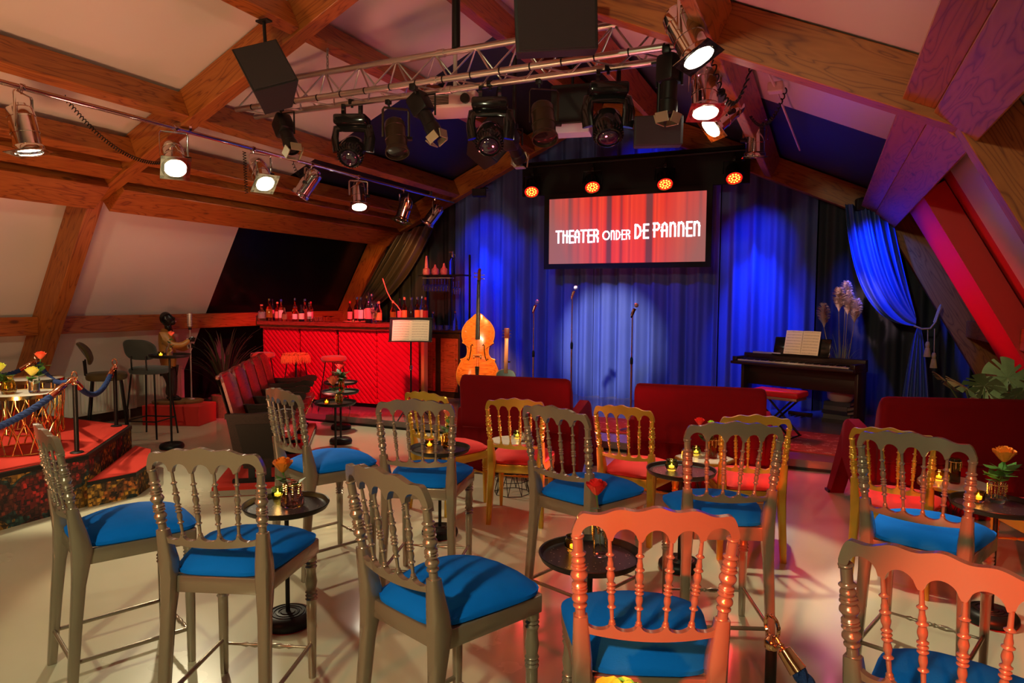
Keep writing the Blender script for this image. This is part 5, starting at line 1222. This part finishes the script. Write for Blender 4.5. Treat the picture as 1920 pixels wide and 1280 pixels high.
# trousers over the legs
skinned('trousers', [((0, 0, .48), (.10, .085)), ((-.07, .002, .42), (.088, .085)), ((-.072, .03, .28), (.070, .072)), ((-.08, -.01, .07), (.060, .066)), ((.07, .002, .42), (.088, .085)), ((.077, .05, .28), (.070, .072)), ((.09, .04, .07), (.060, .066))], [(0, 1), (1, 2), (2, 3), (0, 4), (4, 5), (5, 6)], PANT, t)
for sx, yy in ((-.075, .03), (.085, .08)): MB().sphere((sx, yy, .065), .05, 14, (.75, 1.6, .6)).obj('shoe', BLKG, t)
hd = MB(); hd.sphere((0, 0, 0), .075, 20, (.86, 1.0, 1.18)); hd.sphere((0, .045, -.045), .045, 14, (.95, .9, .85)); hd.sphere((0, .078, -.002), .016, 10, (.9, 1, 1.1)); hd.sphere((0, .067, .025), .014, 8, (3.0, .6, .6))
hd.tube([(0, -.02, -.15), (0, -.012, -.04)], [.044, .040], 14)
for s_ in (-1, 1): hd.sphere((s_*.063, 0, 0), .018, 8, (.4, .8, 1.2)); hd.sphere((s_*.026, .066, .012), .011, 8)
h_ = hd.obj('head', SKN, t, ang=180); h_.location = (0, .0, 1.075); h_.rotation_euler = (R(14), 0, 0)
mh = MB().sphere((0, .083, -.050), .018, 10, (1.1, .5, .9)).obj('open_mouth', P('mouth_red', (.25, .02, .02), .4), h_)
tt_ = MB().box((0, .09, -.043), (.026, .008, .007)).obj('teeth', P('teeth_white', (.8, .75, .7), .4), h_)
MB().sphere((0, -.012, .022), .078, 20, (.88, .98, 1.1)).obj('hair', BLKG, h_)
for sx, p in ((-1, Vector((-.05, .26, .73))), (1, Vector((.04, .27, .82)))):
    hm = MB(); hm.sphere(p, .024, 12, (.9, 1.1, 1.2))
    for f_ in range(4):
        a = p+Vector((sx*.004, .018, .020-.014*f_)); hm.tube([a, a+Vector((-sx*.004, .028-.002*f_, .002)), a+Vector((-sx*.020, .036-.003*f_, 0)), a+Vector((-sx*.032, .028, -.002))], [.0075, .007, .0065, .005], 7)
    a = p+Vector((-sx*.012, .002, .020)); hm.tube([a, a+Vector((-sx*.014, .014, .012)), a+Vector((-sx*.018, .03, .012))], [.009, .008, .006], 7); hm.obj('hand', SKN, t)
    MB().tube([p-Vector((0, .04, .01)), p-Vector((0, .025, .006))], [.027, .027], 12).obj('cuff', P('shirt_white', (.7, .65, .6), .6), t)
MB().rings([[Vector((sx*x, y, z)) for x, y, z in ((0, .075, .96), (.045, .06, .95), (.02, .105, .74), (0, .11, .74))] for sx in (-1, 1)][:1]+[[Vector((-x, y, z)) for x, y, z in ((0, .075, .96), (.045, .06, .95), (.02, .105, .74), (0, .11, .74))]], cap=False).obj('shirt_front', P('shirt_white', (.7, .65, .6), .6), t)
t = thing('vintage_microphone', 'big old style ribbon microphone on a slim pinkish stand by the statue', 'microphone', (-7.47, 6.34, .295), R(-48))
PKM = P('pinkish_metal', (.5, .34, .32), .4, .7)
MB().cyl((0, 0, 0), (0, 0, .93), .010).lathe([(0, 0), (.05, 0), (.045, .012), (.012, .02), (0, .02)]).obj('stand', PKM, t)
mb = MB(); mb.box((0, 0, 1.03), (.065, .055, .20), bev=.018, seg=3); 
for k in range(6): mb.box((0, .0, .96+k*.028), (.069, .059, .006))
mb.obj('ribbon_head', PKM, t)
MB().cyl((0, 0, .90), (0, 0, .94), .018).obj('yoke', BLK, t)
# floor plant in a basket
t = thing('basket_plant', 'dark spiky plant in a wicker basket between statue and bar', 'plant', (-7.38, 6.80, 0))
wk = P('wicker', (.22, .11, .05), .8, 0, .4, 60, .8, 120)
MB().rings([[Vector(((.15+.02*z/.3)*(1+.02*((i+j) % 2))*math.cos(2*PI*i/28), (.15+.02*z/.3)*(1+.02*((i+j) % 2))*math.sin(2*PI*i/28), z)) for i in range(28)] for j, z in enumerate([.3*q/12 for q in range(13)])]).obj('basket', wk, t)
LEAFD = P('dark_leaf', (.03, .045, .02), .5, 0, .4, 15)
mb = MB()
for k in range(60):
    a = random.random()*6.28; L_ = random.uniform(.5, 1.25); sr = random.uniform(.08, .55); s_ = Vector((-math.sin(a), math.cos(a), 0))*.016; pts = []
    for j in range(7):
        u = j/6; rad = .05+sr*u**1.7; pts.append((Vector((rad*math.cos(a), rad*math.sin(a), .28+L_*(u-.25*u**3))), math.sin(.3+u*2.8)))
    mb.rings([[p-s_*w_, p+Vector((0, 0, .004)), p+s_*w_] for p, w_ in pts], cap=False, closed=False)
mb.obj('blade', LEAFD, t)
# split leaf plant behind the right sofa
t = thing('monstera_plant', 'split leaf plant in a pot behind the right red sofa', 'plant', (1.30, 7.20, STG))
MB().lathe([(0, 0), (.13, 0), (.17, .28), (.155, .28), (.12, .03), (0, .02)], seg=28).obj('pot', P('dark_pot', (.05, .04, .04), .5), t)
def mono(mb, c, r, tilt, rot):
    M = Matrix.Translation(c) @ Matrix.Rotation(rot, 4, 'Z') @ Matrix.Rotation(tilt, 4, 'X'); N_ = 44
    for i in range(N_):
        a0 = -PI*.93+2*PI*.93*i/N_; a1 = -PI*.93+2*PI*.93*(i+1)/N_
        def rad(a): return r*(1-.18*abs(a)/PI-.12*math.cos(a*1))*(.62 if int((a+PI)*7/PI*1.0) % 2 == 0 and abs(math.sin(a*7)) > .93 else 1)
        if i % 6 == 5 and abs(a0) > .3 and abs(a0) < 2.7: ro = .45
        else: ro = 1
        rr0, rr1 = rad(a0)*ro, rad(a1)*ro
        def q(rr, a): return M @ Vector((rr*math.sin(a), rr*math.cos(a)+r*.15, .06*r*math.sin(rr/r*3)-.18*(rr/r)**2*r*abs(math.sin(a))))
        mb.rings([[q(.0, 0), q(.0, 0)+Vector((0, 0, .0001))], [q(rr0*.5, a0), q(rr1*.5, a1)], [q(rr0, a0), q(rr1, a1)]], cap=False, closed=False)
for k, (dx, dy, dz, r_, ti, ro) in enumerate(((.16, -.10, .84, .22, 1.15, .35), (-.16, -.14, .77, .17, .55, 1.3), (-.02, -.16, .78, .18, .8, 2.8), (.03, .05, .72, .16, .8, -.6), (-.28, -.05, .80, .15, .7, 1.7), (.26, .06, .74, .15, 1.0, -.3), (.20, -.2, .72, .14, .7, 3.2))):
    mb = MB(); mono(mb, (dx, dy, dz), r_, ti, ro); mb.obj('leaf', P('monstera_green', (.14, .22, .09), .4, 0, .25, 20), t)
    MB().tube([(0, 0, .25), (dx*.3, dy*.3, dz*.6), (dx, dy, dz)], .006, 6).obj('stalk', P('monstera_stalk', (.08, .14, .04), .5), t)

# ------------------------------------------------------------------ stage lighting: pipes, chrome cans, truss
LENS = emis('lamp_lens', (1, .88, .68), 26)
def orient(o, aim):
    o.rotation_euler = Vector(aim).normalized().to_track_quat('-Z', 'Y').to_euler()
CAN = [(0, .20), (.03, .20), (.05, .195), (.055, .175), (.085, .165), (.092, .15), (.094, .10), (.098, .098), (.098, .092), (.094, .09), (.094, -.02), (.099, -.022), (.099, -.03), (.094, -.032), (.094, -.12), (.102, -.125), (.108, -.14), (.108, -.165), (.10, -.165), (.098, -.14), (.086, -.12), (.08, -.0), (0, .02)]
GEL = glass('gel_sheet', (.75, .8, 1), .3)
def par_can(loc, aim, label, rail, power=120, col=WARM, body=None, on=True, frame=True, size=1, ang=34, group='chrome stage lamps on the pipes'):
    """tilting can hanging in a yoke from the pipe point rail"""
    aim = Vector(aim).normalized(); loc = Vector(loc); rail = Vector(rail); body = body or CHROME
    t = thing('stage_lamp', label, 'stage lamp', rail, 0, group)
    h = (loc-rail)
    cb = MB().lathe([(r_*size, z*size) for r_, z in CAN], seg=32).obj('can', body, t, ang=50); cb.location = h; orient(cb, aim)
    ln = MB().lathe([(0, -.152*size), (.060*size, -.150*size), (.093*size, -.144*size), (.093*size, -.138*size), (0, -.138*size)], seg=32).obj('lens', LENS if on else P('dark_lens', (.01, .01, .01), .05), t); ln.location = h; orient(ln, aim)
    if frame:
        s_ = .125*size; mb = MB()
        for a in range(4):
            c_, d_ = math.cos(a*PI/2), math.sin(a*PI/2)
            mb.box((c_*s_*.86, d_*s_*.86, -.172*size), (s_*.28 if a % 2 == 0 else s_*2, s_*2 if a % 2 == 0 else s_*.28, .004))
        mb.lathe([(.095*size, -.170*size), (s_*.98, -.170*size), (s_*.98, -.174*size), (.095*size, -.174*size)], seg=4 if False else 24)
        f = mb.obj('gel_frame', body, t, smooth=False); f.location = h; orient(f, aim)
    # yoke: plane perpendicular to the aim's horizontal direction
    hz = Vector((aim.x, aim.y, 0)); sd = Vector((-hz.y, hz.x, 0)).normalized() if hz.length > .05 else Vector((1, 0, 0))
    r_ = .118*size; top = h*.12 if h.length > .1 else Vector((0, 0, 0)); top.z = min(top.z, -.05)
    mb = MB(); pts = [h+sd*r_, h+sd*r_+Vector((0, 0, (top.z-h.z)*.92)), h+sd*r_*.9+Vector((0, 0, top.z-h.z)), h-sd*r_*.9+Vector((0, 0, top.z-h.z)), h-sd*r_+Vector((0, 0, (top.z-h.z)*.92)), h-sd*r_]
    mb.tube(pts, .011*size, 6, flat=.35).obj('yoke', body, t)
    MB().cyl(h+sd*r_*.8, h+sd*(r_+.03), .022).obj('tilt_knob', BLK, t)
    mb = MB(); mb.box((0, 0, 0), (.05, .045, .05), bev=.008).cyl((0, 0, -.02), (h.x*.12, h.y*.12, top.z), .010).obj('clamp', CHROME if body is CHROME else BLK, t)
    if on:
        q = loc+aim*.20*size
        spot('stage_lamp_light', q, q+aim, power, col, ang, .35, .05)
    return t
RZL = 3.20; RXL = -5.6
tag(MB().cyl((RXL, 1.2, RZL), (RXL, 9.95, RZL), .021).obj('lighting_pipe', CHROME), 'long chrome pipe under the left rafters carrying seven chrome lamps', 'pipe')
for y in (4.78, 9.2):
    tag(MB().box((RXL+.02, y, RZL+.09), (.03, .03, .17)).obj('pipe_hanger', CHROME, smooth=False), 'chrome hanger of the left pipe, at the %s roof truss' % ('nearer' if y < 6 else 'farther'), 'hanger')
PARL = [((-5.58, 3.28, 2.88), (.16, .10, -1), 'big chrome lamp at the far left of the pipe pointing down', 3.28, 90, True),
        ((-5.58, 4.60, 2.92), (.62, -.42, -.72), 'second chrome lamp from left with square frame facing the viewer', 4.64, 300, True),
        ((-5.56, 5.66, 2.95), (.75, -.30, -.85), 'third chrome lamp from left beside a hanging coiled cord', 5.60, 260, True),
        ((-5.64, 6.50, 2.97), (-.55, -.25, -.85), 'fourth chrome lamp from left turned away to the left', 6.52, 50, True),
        ((-5.60, 7.42, 2.96), (.30, -.30, -1), 'fifth chrome lamp from left facing down with lit lens', 7.42, 220, True),
        ((-5.62, 8.52, 2.90), (-.15, -.35, -1), 'sixth chrome lamp from left pointing steeply down', 8.48, 40, False),
        ((-5.66, 9.40, 2.92), (-.55, -.35, -.9), 'last chrome lamp on the left pipe before the blue curtain', 9.36, 40, False)]
for loc, aim, lb, ry, pw, on in PARL: par_can(loc, aim, lb, (RXL, ry, RZL), pw, on=on)
RXR = -.80; RZR = 3.52
tag(MB().cyl((RXR, 1.2, RZR), (RXR, 9.7, RZR), .021).obj('lighting_pipe', CHROME), 'chrome pipe under the right roof carrying four chrome lamps', 'pipe')
PARR = [((-.82, 4.36, 3.24), (.46, -.12, -.88), 'nearest and largest chrome lamp at upper right with blue tinted frame', 4.34, 260, True),
        ((-.87, 5.38, 3.18), (.10, -.27, -.93), 'second chrome lamp at right pointing straight down behind the largest', 5.42, 220, True),
        ((-.84, 6.25, 3.22), (-.55, -.45, -.65), 'third chrome lamp at right tilted towards the lower left', 6.25, 200, True),
        ((-.70, 7.55, 3.27), (-.02, .12, -1), 'fourth chrome lamp at right with violet frame, pointing down', 7.55, 40, False)]
for loc, aim, lb, ry, pw, on in PARR: par_can(loc, aim, lb, (RXR, ry, RZR), pw, on=on)

# triangular truss
t = thing('lighting_truss', 'aluminium triangular truss hanging across the room', 'truss', (0, 0, 0))
A_, B_, C_ = (5.0, 3.42), (5.24, 3.41), (5.12, 3.68); TX0, TX1 = -5.2, -.92
for (yy, zz), nm in ((A_, 'chord'), (B_, 'chord'), (C_, 'chord')): MB().cyl((TX0, yy, zz), (TX1, yy, zz), .027, seg=16).obj(nm, ALU, t)
for (p, q), nm in (((A_, C_), 'side_lacing'), ((B_, C_), 'side_lacing'), ((A_, B_), 'bottom_lacing')):
    mb = MB(); N_ = 22; st = (TX1-TX0)/N_
    for k in range(N_):
        a, b_ = (p, q) if k % 2 == 0 else (q, p); mb.cyl((TX0+k*st, *a), (TX0+(k+1)*st, *b_), .008, seg=8)
    mb.obj(nm, ALU, t)
for q in (A_, B_, C_): MB().cyl((-3.03, *q), (-2.97, *q), .034, seg=16).obj('joint_sleeve', ALU, t)
mb = MB(); 
for k in range(16): x = TX0+.2+k*.26; mb.cyl((x, A_[0], A_[1]), (x+.012, A_[0], A_[1]), .0295, seg=16)
mb.obj('cable_ties', BLK, t)
def chain(x, y, z0, z1, label):
    t = thing('hanging_chain', label, 'chain', (x, y, z0)); nn = int((z1-z0)/.032); mb = MB()
    for k in range(nn):
        c = .016+k*.032; pts = []
        for j in range(12):
            a = 2*PI*j/12; u = .010*math.cos(a); v = .022*math.sin(a); pts.append((u if k % 2 else 0, 0 if k % 2 else u, c+v))
        mb.tube(pts, .004, 5, closed=True)
    mb.obj('links', P('steel_chain', (.4, .38, .36), .35, 1), t)
chain(-4.20, 5.12, 3.64, 3.94, 'steel chain holding the left part of the truss'); chain(-1.05, 5.12, 3.64, 3.96, 'steel chain holding the right end of the truss')
tag(MB().cyl((-2.86, 5.12, 3.70), (-2.86, 5.12, 4.45), .035).lathe([(.035, .0), (.075, .0), (.075, .05), (.035, .06)], Matrix.Translation((-2.86, 5.12, 4.12))).obj('ceiling_pole', BLK), 'thick black pole from the roof ridge down to the truss', 'pole')

def moving_head(x, y, z, label, tilt, pan):
    t = thing('moving_head_light', label, 'stage lamp', (x, y, z), pan, 'moving head lights under the truss')
    mb = MB(); mb.box((0, 0, -.06), (.30, .22, .09), bev=.02).box((-.08, 0, .03), (.03, .05, .12)).box((.08, 0, .03), (.03, .05, .12)).obj('base_box', BLKG, t)
    mb = MB(); mb.tube([(-.15, 0, -.34), (-.165, 0, -.22), (-.15, 0, -.13), (-.06, 0, -.115), (.06, 0, -.115), (.15, 0, -.13), (.165, 0, -.22), (.15, 0, -.34)], .028, 10, flat=1.9).obj('yoke_arms', BLKG, t)
    hd = MB().lathe([(0, .14), (.06, .13), (.11, .08), (.12, .02), (.118, -.06), (.108, -.10), (.10, -.13), (.09, -.135), (.085, -.12), (.04, -.105), (0, -.10)], seg=28).obj('head', BLKG, t); hd.location = (0, 0, -.33); hd.rotation_euler = (tilt, 0, 0)
    mb = MB()
    for k in range(28): a = 2*PI*k/28; mb.box((.113*math.cos(a), .113*math.sin(a), -.085), (.012, .006, .05), rotz(a))
    f = mb.obj('cooling_fins', BLK, t, smooth=False); f.location = (0, 0, -.33); f.rotation_euler = (tilt, 0, 0)
    l_ = MB().sphere((0, 0, -.125), .078, 18, (1, 1, .35)).obj('front_lens', P('purple_glass_lens', (.02, .01, .03), .03, coat=1), t); l_.location = (0, 0, -.33); l_.rotation_euler = (tilt, 0, 0)
    MB().cyl((0, 0, .06), (0, 0, .13), .012).box((0, 0, .11), (.06, .06, .05), bev=.01).obj('hook_clamp', BLK, t); return t
moving_head(-4.02, 5.24, 3.31, 'left black moving head light under the truss', R(-48), R(20))
moving_head(-2.60, 5.24, 3.30, 'middle black moving head light under the truss beside the projector', R(-45), R(22))
moving_head(-1.58, 5.24, 3.30, 'right black moving head light under the truss', R(-32), R(25))
def profile(loc, aim, top, label, power=0, col=(1, 1, 1), ang=20):
    aim = Vector(aim).normalized(); loc = Vector(loc)
    t = thing('profile_spotlight', label, 'stage lamp', top, 0, 'black profile spotlights on the truss'); h = loc-Vector(top)
    b_ = MB(); b_.box((0, 0, .12), (.15, .17, .20), bev=.03).lathe([(.0, .03), (.06, .03), (.06, -.10), (.068, -.11), (.068, -.2), (.06, -.205), (.055, -.18), (0, -.16)], seg=24)
    o = b_.obj('barrel', BLK, t); o.location = h; orient(o, aim)
    mb = MB(); 
    for s_ in (-1, 1): mb.box((s_*.072, 0, -.235), (.01, .10, .07), Matrix.Rotation(s_*R(20), 3, 'Y')); mb.box((0, s_*.072, -.235), (.10, .01, .07), Matrix.Rotation(-s_*R(20), 3, 'X'))
    o = mb.obj('barn_doors', P('worn_brass_door', (.42, .40, .26), .35, .6), t, smooth=False); o.location = h; orient(o, aim)
    o = MB().lathe([(0, -.165), (.05, -.17), (.05, -.16), (0, -.155)]).obj('lens', LENS if power else BLKG, t); o.location = h; orient(o, aim)
    MB().tube([h+Vector((-.09, 0, 0)), h+Vector((-.09, 0, -h.z*.8)), h+Vector((.09, 0, -h.z*.8)), h+Vector((.09, 0, 0))], .009, 6).cyl((0, 0, 0), h*.2, .01).box((0, 0, 0), (.06, .06, .06), bev=.01).obj('yoke', BLK, t)
    if power: spot('profile_light', loc+aim*.26, loc+aim, power, col, ang, .7, .03)
    return t
profile((-4.60, 5.02, 3.13), (.45, -.2, -.62), (-4.66, 5.0, 3.38), 'left black profile spotlight hanging tilted under the truss end')
profile((-3.14, 5.10, 3.17), (.45, -.05, -.75), (-3.20, 5.0, 3.39), 'middle black profile spotlight beside the projector')
profile((-1.07, 5.06, 3.16), (-.02, -.05, -1), (-1.08, 5.0, 3.40), 'right black profile spotlight hanging straight at the truss end')
tag(MB().cyl((-2.72, 6.0, 3.9), (-2.72, 6.0, 3.2), .02).obj('drop_bar', BLK), 'black drop bar holding the rear spotlight behind the truss', 'bar')
profile((-2.72, 5.98, 3.06), (-.06, .87, -.42), (-2.72, 6.0, 3.25), 'rear black profile spotlight aimed at the middle stage curtain', 950, (1, .98, .92), 24)
DBR = P('dark_bronze_can', (.05, .035, .02), .3, .5)
par_can((-3.58, 5.30, 3.07), (.25, -.25, -.8), 'dark par can between the left and middle moving heads', (-3.62, 5.24, 3.38), on=False, body=DBR, frame=False, group='dark par cans under the truss')
par_can((-2.14, 5.30, 3.06), (.20, -.30, -.8), 'dark bronze par can between the middle and right moving heads', (-2.16, 5.24, 3.38), on=False, body=DBR, frame=False, group='dark par cans under the truss')
# loudspeakers
SPK = P('speaker_black', (.012, .012, .013), .6, bump=.2, bs=200)
def speaker(name, label, loc, size, rot, top, wedge=False):
    t = thing(name, label, 'loudspeaker', loc); w_, d_, h_ = size
    if wedge: mb = MB().rings([[Vector((x, y, z)) for x, y in ((-w_/2, -d_/2), (w_/2, -d_/2), (w_*.32, d_/2), (-w_*.32, d_/2))] for z in (-h_/2, h_/2)])
    else: mb = MB().box((0, 0, 0), size, bev=.012)
    o = mb.obj('cabinet', SPK, t, smooth=False); o.rotation_euler = rot
    g = MB().box((0, -d_/2-.006, 0), (w_*.93, .012, h_*.93), bev=.004).obj('grille', P('speaker_grille', (.02, .02, .022), .5, bump=.6, bs=500), t, smooth=False); g.rotation_euler = rot
    tp = Vector(top)-Vector(loc); MB().cyl((0, 0, h_*.3), tp, .014).box(tp, (.12, .06, .015)).obj('bracket', BLK, t)
    return t
speaker('loudspeaker', 'black angled loudspeaker hanging below the rafter at upper left', (-4.14, 4.30, 3.38), (.36, .30, .42), (R(-25), R(-22), R(50)), (-4.18, 4.32, 3.84), True)
speaker('loudspeaker', 'large flat black loudspeaker box at the top centre before the truss', (-1.69, 4.38, 3.44), (.54, .22, .36), (R(8), R(-3), R(24)), (-1.75, 4.66, 3.98))
speaker('monitor_speaker', 'small black box speaker hanging below the right end of truss', (-1.20, 5.3, 2.90), (.36, .20, .22), (R(6), 0, R(16)), (-1.18, 5.24, 3.39))
speaker('corner_speaker', 'small black speaker under the rear truss beam at left', (-5.05, 9.80, 3.30), (.22, .14, .12), (0, 0, R(24)), (-5.05, 9.98, 3.40))
speaker('corner_speaker', 'small black speaker under the rear truss beam at right above the drape', (.44, 9.80, 2.84), (.24, .14, .15), (0, 0, R(10)), (.44, 9.98, 2.95))
speaker('wedge_speaker', 'dark triangular speaker hanging behind the middle moving head', (-3.55, 7.2, 3.42), (.42, .30, .50), (R(-20), R(40), R(30)), (-3.55, 7.4, 4.2), True)
# projector and dark wall unit
PJW = P('projector_white', (.62, .5, .44), .45)
t = thing('projector', 'pale ceiling projector with grille behind the truss', 'projector', (-3.22, 5.75, 3.44), R(12))
MB().box((0, 0, 0), (.50, .40, .16), bev=.02, seg=3).obj('housing', PJW, t)
mb = MB()
for k in range(7): mb.box((-.10, -.202, -.045+k*.014), (.20, .006, .006))
mb.obj('vent_grille', BLK, t, smooth=False); MB().cyl((.16, -.19, -.01), (.16, -.23, -.01), .045).obj('lens', BLKG, t)
MB().cyl((0, 0, .07), (0, 0, .86), .02).obj('mount_pole', PJW, t)
t = thing('wall_unit', 'black box with a pale strip hanging near the rear ridge', 'unit', (-2.50, 7.0, 3.62), R(10))
MB().box((0, 0, .04), (.42, .25, .40), bev=.01).obj('housing', BLK, t, smooth=False); MB().box((0, -.005, -.21), (.40, .24, .10), bev=.01).obj('pale_strip', P('pale_strip', (.55, .6, .75), .4), t, smooth=False)
MB().cyl((0, 0, .2), (0, 0, .62), .015).obj('mount', BLK, t)
t = thing('junction_box', 'small box with thin conduits on the right roof', 'junction box', (-.42, 6.10, 3.36))
MB().box((0, 0, 0), (.12, .10, .08), bev=.01).obj('box', PJW, t, smooth=False); MB().tube([(0, 0, 0), (-.1, -1.2, .05)], .01, 6).tube([(0, 0, 0), (.12, 2.2, -.08)], .01, 6).obj('conduit', PJW, t)
# four red led cans on the pelmet bar
LEDM = emis('led_amber', (1, .22, .02), 9); REDGL = emis('led_red_glow', (.8, .015, .005), 1.2)
def led_can(x, z, label, aim):
    t = thing('led_lamp', label, 'stage lamp', (x, 9.42, z), 0, 'red lit lamps above the screen'); aim = Vector(aim).normalized()
    parts = [MB().lathe([(0, .12), (.08, .12), (.10, .08), (.10, -.06), (.115, -.065), (.115, -.10), (.105, -.10), (.10, -.09), (0, -.085)], seg=28).obj('can', BLKG, t),
             MB().lathe([(0, -.086), (.10, -.088), (.10, -.092), (0, -.094)], seg=28).obj('front_glass', REDGL, t)]
    mb = MB()
    for rr, nn in ((.03, 6), (.062, 11), (.088, 0)):
        for k in range(nn): a = 2*PI*k/nn; mb.sphere((rr*1.05*math.cos(a), rr*1.05*math.sin(a), -.094), .0125, 8, (1, 1, .5))
    parts.append(mb.obj('led_dots', LEDM, t))
    for p in parts: orient(p, aim)
    MB().tube([(-.13, 0, 0), (-.13, .04, .17), (.13, .04, .17), (.13, 0, 0)], .012, 6, flat=.4).box((0, .05, .20), (.05, .06, .07), bev=.01).cyl((0, .06, .2), (0, .08, 3.58-z), .012).obj('yoke', BLKG, t)
    return t
for i, (x, z) in enumerate(((-3.99, 3.26), (-3.06, 3.27), (-2.03, 3.25), (-1.13, 3.27))):
    q = Vector((x, 9.42, z)); aim = Vector(((-2.6, -1.6, -.9, -.3)[i], 6.6, -.3))-q
    led_can(x, z, ['leftmost red lit lamp above the screen', 'second red lit lamp from left above the screen', 'third red lit lamp from left above the screen', 'rightmost red lit lamp beside the screen'][i], aim)
    spot('led_light', q+aim.normalized()*.14, q+aim, 150, (1, .04, .05), 60, .8, .09)
# cables
def coil(p0, p1, label, r=.016, turns=40, sag=.25, wr=.004):
    a, b_ = Vector(p0), Vector(p1); d = (b_-a).normalized(); u = d.orthogonal().normalized(); v = d.cross(u); pts = []; n_ = turns*8
    for i in range(n_+1):
        q = i/n_; p = a.lerp(b_, q); p.z -= sag*(1-(2*q-1)**2); an = 2*PI*turns*q; pts.append(p+(u*math.cos(an)+v*math.sin(an))*r)
    return tag(MB().tube(pts, wr, 5).obj('coiled_cable', BLK), label, 'cable')
coil((-5.75, 3.70, 3.26), (-5.66, 4.52, 2.86), 'black coiled cable sagging between the first two left lamps', .016, 42, .14)
coil((-5.60, 5.48, 3.15), (-5.62, 5.52, 2.72), 'short black coiled cable hanging beside the third left lamp', .016, 16, 0)
coil((-5.6, 6.2, 3.17), (-5.6, 6.42, 3.1), 'short coiled cable near the fourth left lamp', .014, 12, .1)
coil((-.80, 5.0, 3.50), (-.52, 5.2, 3.28), 'thick black coiled cable hanging right of the second right lamp', .02, 18, .38, .006)
coil((-.60, 3.9, 3.62), (-.46, 4.0, 3.62), 'thick black coiled cable at the top beside the largest right lamp', .022, 16, .28, .007)
coil((-.66, 6.6, 3.28), (-.34, 6.2, 3.38), 'black cable looping from the fourth right lamp to the roof box', .012, 20, .18, .006)
